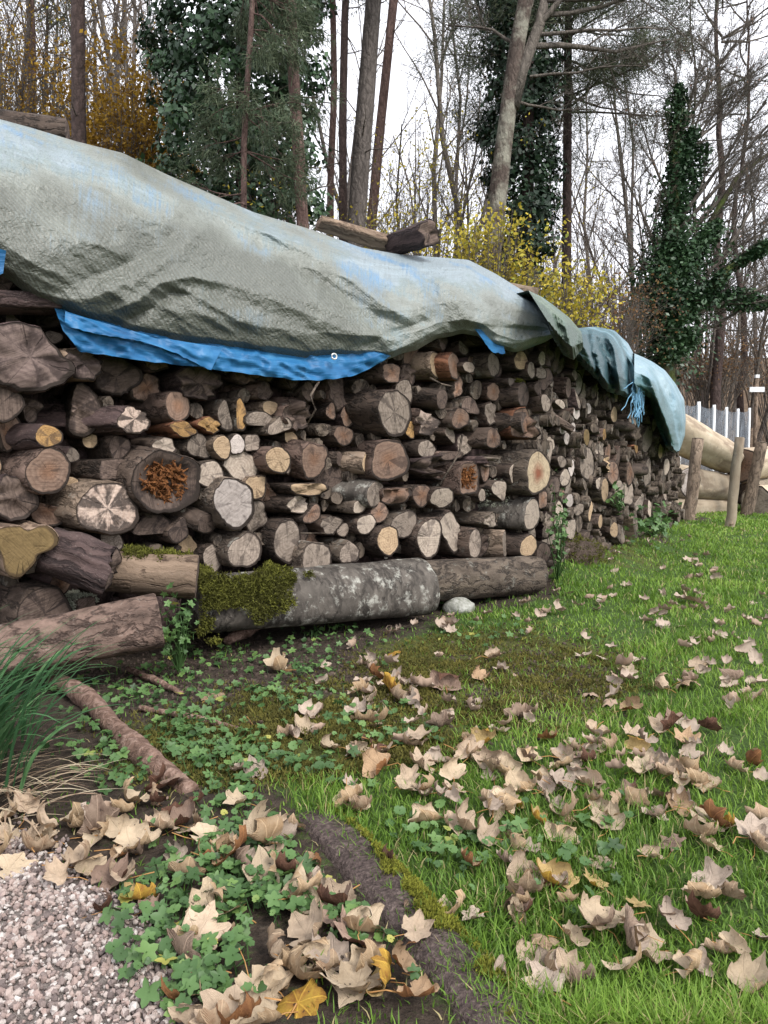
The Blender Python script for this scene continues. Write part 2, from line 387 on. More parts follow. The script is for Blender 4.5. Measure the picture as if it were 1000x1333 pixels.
ROT = g.done(g.ramp(f, [(.30, (.03, .014, .008)), (.46, (.20, .075, .025)), (.68, (.46, .20, .07))]), g.bump(f, 1.0, .03), .95)
MOSSM = tint_mat('moss', [(0, (.045, .042, .010)), (.45, (.10, .105, .016)), (.8, (.21, .205, .03)), (1, (.29, .25, .06))], .95)
LICHM = tint_mat('crusty pale lichen', [(0, (.25, .27, .2)), (1, (.5, .5, .42))], .95, 60)

def moss_mesh(name, P, Nn, size=.012, per=7, seed=0, mat=None):
    """fuzz of tiny blades on surface points P with normals Nn"""
    r = np.random.default_rng(seed); n = len(P) * per
    idx = np.repeat(np.arange(len(P)), per)
    p = P[idx] + r.normal(0, size * .7, (n, 3)) * .8; nn = Nn[idx] + r.normal(0, .55, (n, 3)); nn /= np.linalg.norm(nn, axis=1)[:, None]
    t = np.cross(nn, r.normal(0, 1, (n, 3))); t /= np.linalg.norm(t, axis=1)[:, None]
    L = size * r.uniform(.5, 1.4, n)[:, None]; w_ = size * .28
    V = np.stack([p - t * w_, p + t * w_, p + nn * L], 1).reshape(-1, 3)
    base = np.clip(.45 + .3 * vn(p[:, 0] * 18, p[:, 1] * 18, p[:, 2] * 18, seed + 3) + r.uniform(-.2, .2, n), 0, 1)
    T = np.stack([base * .4, base * .4, base], 1).ravel()
    return np_mesh(name, V, np.arange(n * 3).reshape(-1, 3), mat or MOSSM, tint=T, smooth=False)

# ------------------------------------------------------------------ logs
LOGS = []
def outline(kind, n, r, rot):
    th = np.arange(n) * 2 * math.pi / n
    a = th + r.uniform(0, 6.28)
    wob = 1 + r.uniform(.03, .11) * np.sin(2 * a) + r.uniform(.02, .08) * np.sin(3 * a + r.uniform(0, 6)) + .03 * np.sin(5 * a + r.uniform(0, 6)) + .02 * np.sin(8 * a + r.uniform(0, 6))
    q = th - rot
    if kind == 'round': R = wob
    elif kind == 'half': R = np.minimum(wob, .28 / np.maximum(np.cos(q), .05))
    elif kind == 'wedge':
        R = wob.copy()
        for k in (-1.05, 1.05): R = np.minimum(R, .42 / np.maximum(np.cos(q + k), .05))
    elif kind == 'slab':
        R = wob.copy()
        for k in (0, math.pi): R = np.minimum(R, .45 / np.maximum(np.cos(q + k), .05))
    elif kind == 'block':
        R = wob * 1.05
        for k in (0, 1.5, 3.2, 4.6): R = np.minimum(R, r.uniform(.7, .9) / np.maximum(np.cos(q + k), .05))
    elif kind == 'heart': R = wob * (1 + .16 * np.cos(2 * q) - .30 * np.exp(-((np.angle(np.exp(1j * q))) / .38) ** 2))
    elif kind == 'star': R = wob * (.86 + .24 * np.cos(3 * q + .4)) + .06 * np.cos(7 * q)
    elif kind == 'chunk':
        R = wob.copy()
        for k in range(5): R = np.minimum(R, r.uniform(.6, .95) / np.maximum(np.cos(q + r.uniform(0, 6.28)), .05))
    R = np.asarray(R); R = .25 * np.roll(R, 1) + .5 * R + .25 * np.roll(R, -1)
    return th, R
def build_log(P, zax, rx, ry, L, kind='round', bark='dark', cut='grey', rot=0.0, seed=1, hi=True, taper=0.0, rough=.07, tilt=(0, 0), rotten=False, label=None, group=None, bend=0.0, jag=0.0, roll=0.0):
    r = np.random.default_rng(seed); n = 34 if hi else 16; m = 13 if hi else 5
    zax = unit(zax); x = unit(np.cross([0, 0, 1.0], zax)); y = np.cross(zax, x)
    th, R = outline(kind, n, r, rot)
    ts = np.concatenate([[0, .012], np.linspace(.05, 1, m - 2)]) if hi else np.linspace(0, 1, m)
    V = []; UV = []
    ca, sa = np.cos(th), np.sin(th); so = r.uniform(0, 100)
    sharp = 1.0 if kind not in ('chunk', 'block') else 1.6
    for k, t in enumerate(ts):
        z = -t * L
        rel = rough * sharp * (fbm(ca * 2.2 + so, sa * 2.2, z * 5 + so, 1, 3) + .5 * vn(ca * 7 + so, sa * 7, z * 9, 2))
        rr = R * (1 + rel) * (1 + taper * t) * (1 - (.035 if k == 0 else 0))
        bx = bend * L * t * t
        px_, py_ = ca * rr * rx + bx, sa * rr * ry
        zz = z + (tilt[0] * px_ / 1 + tilt[1] * py_) * (1 - min(1, t * 4)) + (jag * rx * vn(ca * 3 + so, sa * 3, 0, 4) if k < 2 else 0)
        V.append(np.stack([px_, py_, np.broadcast_to(zz, px_.shape)], -1)); UV.append(np.stack([th / 6.283, np.full(n, z)], -1))
    front = V[0].copy()
    V.append(V[-1].mean(0)[None]); UV.append(np.zeros((1, 2)))
    VV = np.concatenate(V); i = np.arange(m - 1)[:, None] * n; j = np.arange(n)[None]; j2 = (j + 1) % n
    F = np.stack([i + j, i + n + j, i + n + j2, i + j2], -1).reshape(-1, 4)
    e = (m - 1) * n; jj = np.arange(n); C = np.stack([e + (jj + 1) % n, e + jj, np.full(n, m * n)], -1)
    # cut end
    rings = [1.0, .93, .7, .42, .16] if hi else [1.0, .5]
    CV = []; CU = []
    for q in rings:
        f = front * [q, q, 1.0] * [.985, .985, 1]; zz = tilt[0] * f[:, 0] + tilt[1] * f[:, 1]
        d = jag * rx * vn(ca * 3 * q + so, sa * 3 * q, 0, 4) + (.02 * rx * vn(ca * q * 4 + so, sa * q * 4, 1, 5) if q < 1 else 0)
        if rotten: d = d - (.26 * rx * smooth(.9, .5, q) * (1 + .4 * vn(ca * 4 + so, sa * 4, q * 5, 6)) if q < .9 else 0)
        f[:, 2] = zz + d - .0015 * (q == 1.0); CV.append(f); CU.append(np.stack([ca * q, sa * q], -1))
    CV.append(np.array([[0, 0, CV[-1][:, 2].mean()]])); CU.append(np.zeros((1, 2)))
    k = len(rings); i = np.arange(k - 1)[:, None] * n
    CF = np.stack([i + j, i + j2, i + n + j2, i + n + j], -1).reshape(-1, 4)
    e = (k - 1) * n; CC = np.stack([e + jj, e + (jj + 1) % n, np.full(n, k * n)], -1)
    return dict(P=np.asarray(P, float), x=x, y=y, z=zax, V=VV, F=[F, C], UV=np.concatenate(UV), CV=np.concatenate(CV), CF=[CF, CC], CU=np.concatenate(CU),
                bark=bark, cut=cut, rotten=rotten, label=label, group=group, size=rx * ry / max(.1, project(P)[2]) ** 2, rx=rx, ry=ry, hi=hi, L=L)
def put_log(b):
    M = mat4(b['P'], b['x'], b['y'], b['z'])
    o = link('log', np_mesh('log', b['V'], b['F'], BARK[b['bark']], b['UV']), None, b['label'], 'log', b['group'], None, M)
    c = link('cut_end', np_mesh('cut_end', b['CV'], b['CF'], CUT[b['cut']], b['CU'])); c.parent = o
    if b['rotten']:
        r = np.random.default_rng(5); mb = MB()
        for _ in range(190):
            a = r.uniform(0, 6.28); q = .62 * math.sqrt(r.uniform(0, 1)); p = np.array([math.cos(a) * q * b['rx'], math.sin(a) * q * b['ry'], -.30 * b['rx']])
            d = unit([r.normal(0, .9), r.normal(0, .9), .8]); L = b['rx'] * r.uniform(.15, .42); w_ = b['rx'] * r.uniform(.03, .07)
            mb.tube([p, p + d * L * .5 + r.normal(0, .1, 3) * b['rx'], p + d * L], [w_, w_ * .8, w_ * .2], 4)
        c2 = link('rotten_core', mb.mesh('rotten_core', ROT, False)); c2.parent = o
    b['o'] = o
    return o
def log_at(px, py, rx, ry, wall=WA, yaw=0.0, pit=0.0, pro=.08, L=.75, fmin=.34, **k):
    P = wall.hit(np.float64(px), np.float64(py), pro)
    az = math.radians(yaw); inn = -wall.n; c, s = math.cos(az), math.sin(az)
    inn = np.array([inn[0] * c - inn[1] * s, inn[0] * s + inn[1] * c, math.tan(math.radians(pit))])
    z = -unit(inn); D = project(P)[2]
    v = unit((P - CAMP)[:2]); fs = max(fmin, abs(float(unit(z[:2]) @ v)))
    b = build_log(P, z, rx * D / 1000 / fs, ry * D / 1000, L, seed=len(LOGS) * 13 + 5, **k)
    b['wall'] = wall; LOGS.append(b); return b
def log_between(a, b_, na, nb, ra, rb, wall=WA, **k):
    """log whose far end sits at pixel a and cut end at pixel b_"""
    A = wall.hit(*map(np.float64, a), na); B = wall.hit(*map(np.float64, b_), nb); D = project(B)[2]; DA = project(A)[2]
    r0 = rb * D / 1000; r1 = ra * DA / 1000
    b = build_log(B, B - A, r0, r0, float(np.linalg.norm(B - A)), seed=len(LOGS) * 13 + 5, taper=r1 / r0 - 1, **k)
    b['wall'] = wall; LOGS.append(b); return b
# ------------------------------------------------------------------ near half of the woodpile, log by log (cut ends sighted on the pile's front face)
PI = math.pi
NEAR = [
 # x, y, rx, ry, kind, bark, cut, yaw, proud, rot, label
 (42, 466, 62, 50, 'chunk', 'purple', 'plum', 14, .20, .6, 'huge rotten split trunk end jutting out at the upper left of the pile', dict(L=.8, rough=.10, jag=.14)),
 (108, 474, 28, 24, 'chunk', 'strip', 'plum', 35, .20, 2.0, 'pale splintered snag sticking right from the huge rotten trunk end', dict(L=.45, jag=.25, rough=.10)),
 (5, 524, 26, 25, 'round', 'dark', 'dark', 5, .16, 0, 'dark round log with a pale heart at the left edge below the rotten trunk', {}),
 (64, 568, 17, 16, 'round', 'purple', 'ochre', 35, .14, 0, 'tapering dark log with a small yellowish cut end', dict(taper=.7)),
 (152, 492, 34, 33, 'chunk', 'purple', 'dark', 5, .02, 1.2, 'dark cleft log just under the left part of the blue hem', dict(jag=.15)),
 (232, 529, 18, 20, 'round', 'brown', 'red', 30, .10, 0, 'short brown log with an orange heart, right of the dark cleft log', dict(pit=-2)),
 (262, 500, 30, 25, 'chunk', 'purple', 'dark', 10, .05, 2.2, 'gnarled dark knotted chunk hanging above the orange hearted log', dict(rough=.15, jag=.3)),
 (240, 559, 21, 12, 'chunk', 'red', 'ochre', 10, .08, .3, 'small flat orange stained piece below the gnarled knotted chunk', dict(L=.4)),
 (274, 553, 15, 13, 'chunk', 'red', 'ochre', 5, .08, 1.0, 'pale orange lump beside the small flat orange piece', dict(L=.4, jag=.3)),
 (296, 540, 13, 22, 'half', 'grey', 'grey', 5, .06, 0.4, 'grey half log with its flat side turned to an ochre stained twin', {}),
 (311, 541, 11, 23, 'half', 'grey', 'ochre', 5, .07, PI, 'ochre stained half log left of the two grey splits', {}),
 (176, 546, 22, 20, 'chunk', 'purple', 'fungus', 50, .14, .4, 'twisted log with a black and white end under the dark cleft log', dict(rough=.14, taper=.35, bend=-.25)),
 (64, 614, 29, 31, 'round', 'brown', 'red', 20, .14, 0, 'thick log with a reddish ringed end near the left edge', {}),
 (156, 582, 15, 15, 'round', 'dark', 'dark', 10, .04, 0, 'small black log end between the twisted log and the hollow log', {}),
 (149, 611, 24, 19, 'round', 'dark', 'dark', 25, .08, 0, 'dark saw marked log end left of the hollow orange log', dict(kind='block')),
 (219, 628, 43, 46, 'round', 'dark', 'dark', 18, .12, 0, 'big hollow log filled with rotten orange fibres', dict(rotten=True, pit=6)),
 (262, 582, 18, 20, 'chunk', 'grey', 'grey', 10, .05, .6, 'grey splintered log above and right of the hollow log', {}),
 (290, 582, 11, 18, 'round', 'pale', 'tan', 8, .10, 0, 'fresh tan oval log end above the big whitish end', {}),
 (309, 579, 11, 14, 'round', 'grey', 'white', 8, .08, 0, 'small whitish log end right of the fresh tan oval', {}),
 (328, 577, 13, 14, 'block', 'grey', 'grey', 10, .07, 0, 'small squarish grey log end right of the small whitish one', {}),
 (275, 618, 19, 19, 'round', 'grey', 'pale', 8, .08, 0, 'pale grey round log touching the hollow log on its right', {}),
 (15, 648, 34, 32, 'chunk', 'purple', 'dark', 10, .12, .9, 'dark purple broken chunk at the left edge under the reddish end', dict(jag=.2)),
 (142, 663, 38, 38, 'round', 'pale', 'fungus', 22, .20, 0, 'thick log with a cream end streaked by black fungus', dict(pit=2)),
 (30, 712, 39, 39, 'star', 'olive' if False else 'strip', 'olive', 0, .30, 2.6, 'lobed tan brown slab end at the left edge of the pile', dict(L=.5)),
 (200, 690, 27, 20, 'half', 'purple', 'dark', 5, .04, -PI / 2, 'flat dark split log under the hollow log', {}),
 (236, 686, 19, 20, 'wedge', 'dark', 'dark', 8, .07, 1.2, 'dark cracked wedge right of the flat dark split', {}),
 (270, 682, 13, 14, 'round', 'dark', 'dark', 40, .12, 0, 'thin black bent log left of the big whitish end', dict(pit=14)),
 (306, 655, 28, 33, 'round', 'grey', 'white', 6, .14, .5, 'big whitish log end with growth rings', dict(rough=.10)),
 (60, 800, 36, 37, 'round', 'dark', 'dark', 15, .16, 0, 'thick dark log with slanting saw marks above the grass clump', {}),
 (113, 790, 16, 17, 'block', 'dark', 'dark', 15, .10, 0, 'stub crusted with pale lichen beside the dark saw marked log', dict(L=.4)),
 (320, 717, 22, 25, 'round', 'grey', 'grey', 12, .12, 0, 'round grey log with cross cut saw marks above the mossy lump', {}),
 (375, 705, 18, 31, 'round', 'dark', 'grey', 6, .12, 0, 'tall grey brown log end right of the saw marked grey one', {}),
 (413, 729, 23, 26, 'heart', 'grey', 'grey', 2, .20, 1.5, 'grey weathered log end resting on the lichen spotted beam', dict(L=.5)),
 (455, 718, 17, 22, 'chunk', 'grey', 'grey', 4, .12, 1.1, 'grey cracked halves of a log behind the brown hanging leaf', {}),
 (390, 656, 15, 15, 'chunk', 'dark', 'pale', 30, .12, 0, 'dark log with a ragged pale end left of the lichen grey log', dict(jag=.3)),
 (405, 668, 14, 15, 'half', 'dark', 'red', 8, .12, 2.4, 'small reddish half log below the ragged pale end', {}),
 (402, 633, 25, 14, 'half', 'dark', 'tan', 8, .12, PI / 2, 'flat split log with a tan face above the ragged pale end', dict(jag=.2)),
 (315, 606, 25, 20, 'round', 'grey', 'pale', 10, .06, 0, 'pale grey cracked log above the big whitish end', {}),
 (333, 635, 16, 20, 'block', 'pale', 'tan', 10, .08, 0, 'brownish log end tucked behind the big whitish end', {}),
 (363, 599, 16, 20, 'round', 'brown', 'tan', 8, .14, 0, 'clean pale tan oval log end left of the heart shaped end', dict(rough=.02)),
 (340, 550, 21, 16, 'half', 'grey', 'grey', 12, .07, -PI / 2, 'grey half round split left of its twin, below the black gap', {}),
 (366, 558, 17, 16, 'half', 'grey', 'grey', 8, .09, -1.2, 'second grey half round split, right of its twin', {}),
 (352, 531, 11, 10, 'round', 'pale', 'tan', 8, .05, 0, 'small bright tan end in the black gap under the blue hem', {}),
 (388, 540, 25, 27, 'chunk', 'brown', 'dark', 20, .07, 2.0, 'gnarled root like chunk in the gap left of the big dark log', dict(rough=.2, jag=.4)),
 (410, 598, 20, 24, 'heart', 'brown', 'red', 22, .14, 1.4, 'heart shaped log end with two growth centres', dict(pit=8)),
 (448, 567, 13, 14, 'round', 'dark', 'red', 12, .03, 0, 'small dark red log end below the big dark log', {}),
 (515, 538, 22, 32, 'round', 'dark', 'grey', 24, .20, 0, 'big dark log with lichen dots and a grey cracked end below the eyelet', dict(L=.8, pit=3)),
 (507, 600, 27, 30, 'heart', 'brown', 'red', 5, .14, PI, 'wide reddish brown end with an ear, right under the big dark log', {}),
 (480, 603, 9, 14, 'round', 'pale', 'tan', 48, .10, 0, 'barkless tan log lying slantwise left of the wide reddish end', dict(L=.5)),
 (489, 643, 11, 19, 'round', 'lichen', 'grey', 42, .18, 0, 'lichen grey log lying slantwise with a saw cut end', dict(L=.6, pit=4)),
 (515, 640, 22, 18, 'half', 'brown', 'red', 2, .10, PI / 2, 'orange brown fan shaped split below the wide reddish end', dict(jag=.3)),
 (494, 668, 13, 14, 'round', 'brown', 'red', 8, .10, 0, 'small reddish log end below the slantwise lichen grey log', {}),
 (468, 660, 9, 9, 'round', 'grey', 'pale', 8, .12, 0, 'tiny pale round end left of the small reddish one', {}),
 (477, 683, 13, 14, 'round', 'dark', 'pale', 8, .11, 0, 'small pale grey round end above the lichen spotted beam', {}),
 (430, 682, 16, 16, 'chunk', 'dark', 'grey', 15, .08, 0, 'dark knobbly log left of the small pale grey end', dict(rough=.14)),
 (506, 704, 15, 21, 'round', 'dark', 'tan', 8, .14, 0, 'pale tan oval end standing on the joint of the two beams', {}),
 (527, 683, 18, 19, 'round', 'grey', 'grey', 8, .10, 0, 'grey brown log grooved by a coarse saw, above the beam joint', {}),
 (560, 700, 16, 28, 'round', 'dark', 'pale', 2, .14, 0, 'large pale cracked log end on the right beam', {}),
 (550, 645, 12, 16, 'round', 'dark', 'red', 8, .10, 0, 'reddish pale end left of the clean pale cracked one', {}),
 (576, 648, 14, 15, 'round', 'dark', 'pale', -8, .14, 0, 'clean pale end with a dark check, tilted down right', dict(tilt=(.1, .3))),
 (589, 693, 26, 30, 'slab', 'dark', 'pale', 30, .10, .5, 'broad flat slab leaning between two upright log ends', dict(L=.5)),
 (592, 477, 10, 17, 'round', 'red', 'red', 42, .12, 0, 'debarked red brown log under the blue flap', dict(L=.5)),
 (569, 476, 10, 17, 'round', 'pale', 'tan', 40, .06, 0, 'pale barked log end behind the debarked red brown log', dict(L=.4)),
 (643, 475, 8, 17, 'round', 'grey', 'grey', 25, .10, 0, 'thick grey brown log right of the debarked one at the top', {}),
 (611, 478, 8, 8, 'round', 'dark', 'grey', 15, .10, 0, 'thin round log between the two thick top logs', {}),
 (576, 520, 7, 15, 'round', 'dark', 'dark', 38, .16, 0, 'dark bluish barked log pointing right above the broken stubs', dict(L=.6, pit=6)),
 (511, 486, 15, 15, 'block', 'dark', 'red', 18, .10, 0, 'dark log end directly right of the blue hem tip', dict(L=.6)),
 (670, 497, 9, 13, 'half', 'dark', 'grey', 35, .06, PI / 2, 'dark log with a pale flat top above the moss patched one', {}),
 (682, 514, 8, 18, 'round', 'dark', 'dark', 35, .12, 0, 'black log with a bright green moss patch', dict(L=.6)),
 (711, 525, 6, 13, 'round', 'dark', 'grey', 10, .10, 0, 'grey oval end at the corner beside the moss patched log', {}),
 (703, 506, 7, 10, 'half', 'dark', 'dark', 10, .08, 0, 'dark half log above the grey oval corner end', {}),
 (686, 558, 22, 30, 'wedge', 'red', 'red', -4, .10, -.6, 'large torn orange red wedge near the corner of the near stack', dict(L=.5, jag=.3)),
 (683, 549, 7, 14, 'round', 'dark', 'dark', 42, .16, 0, 'long dark log lying in front of the torn red wedge', dict(L=.6)),
 (600, 545, 12, 14, 'round', 'dark', 'red', 12, .08, 0, 'brownish round end above the splintered chunk', {}),
 (555, 549, 18, 19, 'chunk', 'brown', 'fungus', 10, .08, 0, 'broken log with orange and black stains right of the big dark log', dict(jag=.3, rough=.12)),
 (643, 571, 9, 15, 'round', 'dark', 'red', 24, .14, 0, 'dark log with a reddish oval end below the long dark log', {}),
 (556, 585, 12, 13, 'round', 'dark', 'grey', 18, .10, 0, 'small round log left of the splintered chunk', {}),
 (566, 610, 27, 22, 'chunk', 'purple', 'dark', 25, .06, .8, 'dark splintered chunk with bark shreds under the small round log', dict(rough=.18, jag=.4)),
 (612, 624, 17, 27, 'block', 'brown', 'red', 8, .14, 0, 'tall rotten log with a reddish crumbling core', dict(rotten=True)),
 (702, 616, 17, 28, 'round', 'grey', 'core', 20, .20, 0, 'big log with a dark red core ring at the corner', dict(L=.7)),
 (670, 617, 7, 14, 'round', 'dark', 'pale', 22, .10, 0, 'small pale oval end left of the red cored log', {}),
 (632, 612, 6, 17, 'round', 'dark', 'red', 8, .07, 0, 'narrow reddish oval end right of the tall rotten log', {}),
 (653, 642, 14, 18, 'wedge', 'dark', 'pale', 25, .12, -1.2, 'split wedge with a grey green lichen spot', {}),
 (628, 645, 5, 9, 'round', 'dark', 'pale', 10, .10, 0, 'small pale end left of the lichen spotted wedge', {}),
 (693, 670, 11, 21, 'round', 'lichen', 'pale', 24, .16, 0, 'thick log with white lichen flecks below the red cored log', dict(L=.6)),
 (638, 677, 11, 14, 'chunk', 'grey', 'pale', 20, .12, 0, 'short pale log with a ragged end above two upright stubs', dict(jag=.2)),
 (619, 708, 9, 20, 'round', 'dark', 'grey', 14, .12, 0, 'grey oval end right of the leaning flat slab', {}),
 (657, 709, 7, 18, 'slab', 'pale', 'grey', 40, .12, .2, 'speckled barked stub standing on the right beam', dict(L=.4)),
 (689, 711, 11, 16, 'round', 'dark', 'tan', 16, .14, 0, 'tan oval end near the right end of the right beam', {}),
 (679, 470, 10, 13, 'round', 'dark', 'tan', 8, .08, 0, 'pale oval end right under the tarpaulin near the corner', {}),
 (692, 482, 5, 12, 'round', 'dark', 'pale', 5, .10, 0, 'narrow pale oval end next to the oval end under the tarpaulin', {}),
 (705, 486, 8, 9, 'block', 'dark', 'grey', 5, .10, 0, 'small squarish end at the top corner under the tarpaulin', {}),
 (706, 467, 5, 10, 'round', 'grey', 'pale', 5, .08, 0, 'small oval end topmost at the corner', {}),
 (640, 600, 10, 8, 'chunk', 'purple', 'grey', 30, .12, 0, 'thin curling bark strip below the dark reddish ended log', dict(L=.4, jag=.5)),
 (447, 690, 9, 9, 'round', 'dark', 'grey', 14, .06, 0, 'little dark end between the knobbly log and the grey halves', {}),
 (588, 590, 16, 10, 'half', 'brown', 'dark', 28, .08, PI / 2, 'flat bark covered split above the splintered chunk', {}),
 (537, 560, 9, 13, 'half', 'brown', 'ochre', 12, .05, 0, 'ochre flecked split behind the stained broken log', {}),
]
for (x, y, rx, ry, kind, bark, cut, yaw, pro, rot, label, ex) in NEAR:
    ex = dict(ex); kind = ex.pop('kind', kind)
    log_at(x, y, rx, ry, kind=kind, bark=bark, cut=cut, yaw=yaw * .62, pro=pro * (.62 if yaw > 18 and x > 80 else .9), rot=rot, label=label, group='logs in the near stack', **ex)
def G(label): return dict(label=label, group='logs in the near stack')
log_between((-40, 392), (76, 396), .10, .12, 24, 21, kind='slab', bark='purple', cut='dark', rot=1.4, rough=.1, **G('dark split plank lying lengthwise on top of the pile at far left'))
mossy = log_between((120, 742), (257, 752), .10, .30, 27, 29, kind='round', bark='strip', cut='dark', **G('stripped log lying lengthwise with a cushion of moss on top'))
chunk8 = log_between((60, 715), (143, 745), .16, .26, 30, 32, kind='chunk', bark='purple', cut='dark', rough=.2, jag=.3, **G('gnarled purple brown broken log left of the moss topped one'))
flaky = log_between((-10, 850), (208, 808), .22, .40, 32, 34, kind='round', bark='brown', cut='tan', rough=.07, **G('flaky pinkish brown log lying on the ground beside the grass clump'))
log_between((60, 862), (150, 846), .30, .36, 16, 14, kind='half', bark='strip', cut='tan', rot=-PI / 2, **G('short bare strip of wood under the flaky pinkish log'))
birch = log_between((250, 790), (548, 766), .14, .24, 39, 39, kind='round', bark='lichen', cut='dark', rough=.05, label='thick ground beam spotted with white lichen carrying the near stack', group='ground beams under the near stack')
beam2 = log_between((520, 757), (694, 748), .18, .10, 27, 25, kind='round', bark='grey', cut='dark', label='brown ground beam with a long split, right of the lichen spotted one', group='ground beams under the near stack')
log_between((280, 775), (410, 752), .02, .08, 20, 20, kind='round', bark='dark', cut='dark', **G('dark timber hidden behind the lichen spotted beam'))
for l in LOGS: l['must'] = True

# moss and lichen that grow on single logs
def on_log(b, n, ang0, ang1, t0, t1, seed, ragged=False):
    r = np.random.default_rng(seed); a = r.uniform(ang0, ang1, n); t = r.uniform(t0, t1, n); m = fbm(a * 2, t * 6, 0, seed) > -.25
    if ragged:
        e = np.minimum(np.minimum((a - ang0) / (ang1 - ang0), (ang1 - a) / (ang1 - ang0)) * 2.2, np.minimum((t - t0) / (t1 - t0) * 2.4, 1)); m = fbm(a * 2.2, t * 11, 0, seed) > .8 - 1.25 * np.clip(e, 0, 1)
    a, t = a[m], t[m]; q = 1.0
    th = a; P = b['P'] + b['x'] * (np.cos(th) * b['rx'] * q)[:, None] + b['y'] * (np.sin(th) * b['ry'] * q)[:, None] - b['z'] * (t * b['L'])[:, None]
    N_ = b['x'] * np.cos(th)[:, None] + b['y'] * np.sin(th)[:, None]
    return P, N_

# ------------------------------------------------------------------ far half of the woodpile: some logs sighted, the rest packed between them
FARL = [
 (765, 604, 9, 25, 'round', 'dark', 'grey', 'large dark grey log end, biggest of the far stack'),
 (745, 690, 8, 19, 'chunk', 'grey', 'pale', 'big pale split at the foot of the far stack above the moss'),
 (728, 672, 7, 20, 'chunk', 'dark', 'pale', 'tall pale splintered end in the lowest row next to the corner'),
 (744, 609, 4, 13, 'round', 'grey', 'white', 'slim whitish upright oval left of the large dark grey end'),
 (732, 601, 6, 8, 'round', 'dark', 'grey', 'small round grey end left of the slim whitish oval'),
 (736, 622, 7, 12, 'round', 'dark', 'pale', 'pale worn end right of the big red cored corner log'),
 (723, 632, 8, 11, 'chunk', 'dark', 'dark', 'black knobbly log touching the red cored corner log'),
 (742, 652, 5, 10, 'round', 'grey', 'white', 'small white oval end above the big pale split'),
 (754, 663, 7, 9, 'round', 'dark', 'grey', 'round grey end right of the small white oval'),
 (769, 666, 4, 17, 'slab', 'grey', 'tan', 'thin upright tan slab in the lowest rows'),
 (782, 679, 5, 10, 'round', 'dark', 'tan', 'pale tan oval end near the ground right of the thin slab'),
 (788, 638, 8, 16, 'round', 'grey', 'tan', 'tall tan log end with a dark crack in the middle of the far stack'),
 (780, 627, 4, 12, 'wedge', 'dark', 'pale', 'slanting pale wedge left of the tall tan log end'),
 (818, 645, 10, 18, 'chunk', 'grey', 'grey', 'large grey knotted end above the leaning pale board'),
 (807, 640, 7, 15, 'round', 'dark', 'pale', 'oval end left of the large grey knotted one'),
 (832, 652, 11, 13, 'half', 'grey', 'grey', 'grey split log right of the large grey knotted end'),
 (828, 685, 8, 20, 'slab', 'pale', 'grey', 'leaning pale board at the foot of the far stack'),
 (800, 690, 5, 12, 'round', 'dark', 'tan', 'tan oval end at the ground left of the leaning board'),
 (828, 583, 5, 9, 'wedge', 'red', 'ochre', 'bright orange split below the frayed strands'),
 (844, 573, 8, 20, 'chunk', 'grey', 'grey', 'tall grey hollowed piece right of the bright orange split'),
 (844, 615, 7, 20, 'chunk', 'grey', 'grey', 'tall grey knotty piece under the hollowed one'),
 (738, 571, 5, 8, 'round', 'grey', 'white', 'round whitish end beside the torn red wedge'),
 (734, 558, 5, 9, 'round', 'grey', 'white', 'whitish oval end above the round whitish one'),
 (746, 558, 4, 8, 'round', 'dark', 'white', 'small white end of the crooked black branch'),
 (764, 569, 5, 11, 'round', 'dark', 'olive', 'dark log with an olive oval end in mid stack'),
 (787, 566, 4, 9, 'round', 'brown', 'ochre', 'small ochre oval end near the middle of the far stack'),
 (751, 538, 5, 8, 'round', 'brown', 'white', 'brown barked log with a white end, left of another'),
 (766, 532, 5, 7, 'round', 'brown', 'white', 'round white end right of the brown barked one'),
 (729, 527, 8, 7, 'half', 'grey', 'pale', 'pale wide split below the corner top logs'),
 (707, 466, 4, 9, 'round', 'dark', 'tan', 'narrow upright end high in the corner gap'),
 (705, 484, 4, 8, 'round', 'dark', 'pale', 'narrow pale end below the one in the corner gap'),
 (800, 540, 6, 11, 'round', 'dark', 'tan', 'tan oval end under the dark teal fold'),
 (716, 590, 6, 16, 'slab', 'grey', 'grey', 'upright grey slab right of the torn red wedge'),
 (749, 488, 5, 9, 'block', 'dark', 'grey', 'square grey end under the olive flap'),
 (860, 588, 4, 10, 'round', 'dark', 'tan', 'oval end under the hanging pale blue tarpaulin tip'),
 (868, 608, 4, 12, 'round', 'dark', 'pale', 'last oval end of the far stack above the ivy'),
]
for (x, y, rx, ry, kind, bark, cut, label) in FARL:
    b = log_at(x, y, rx, ry, wall=WB, kind=kind, bark=bark, cut=cut, yaw=random.uniform(-6, 8), pro=.10, rot=random.uniform(0, 6), label=label, group='logs in the far stack', fmin=.30)
    b['must'] = True
crook = log_between((716, 540), (745, 560), .04, .16, 8, 6, wall=WB, kind='round', bark='dark', cut='grey', rough=.12, label='crooked black lichen flecked branch stub beside the corner', group='logs in the far stack', bend=.3); crook['must'] = True
log_between((795, 553), (822, 556), .06, .14, 6, 6, wall=WB, kind='round', bark='dark', cut='grey', label='thin dark pole lying along the far stack below the teal fold', group='logs in the far stack')['must'] = True
log_between((812, 612), (836, 612), .04, .12, 9, 9, wall=WB, kind='round', bark='dark', cut='grey', label='dark log lying along the far stack right of its middle', group='logs in the far stack')['must'] = True

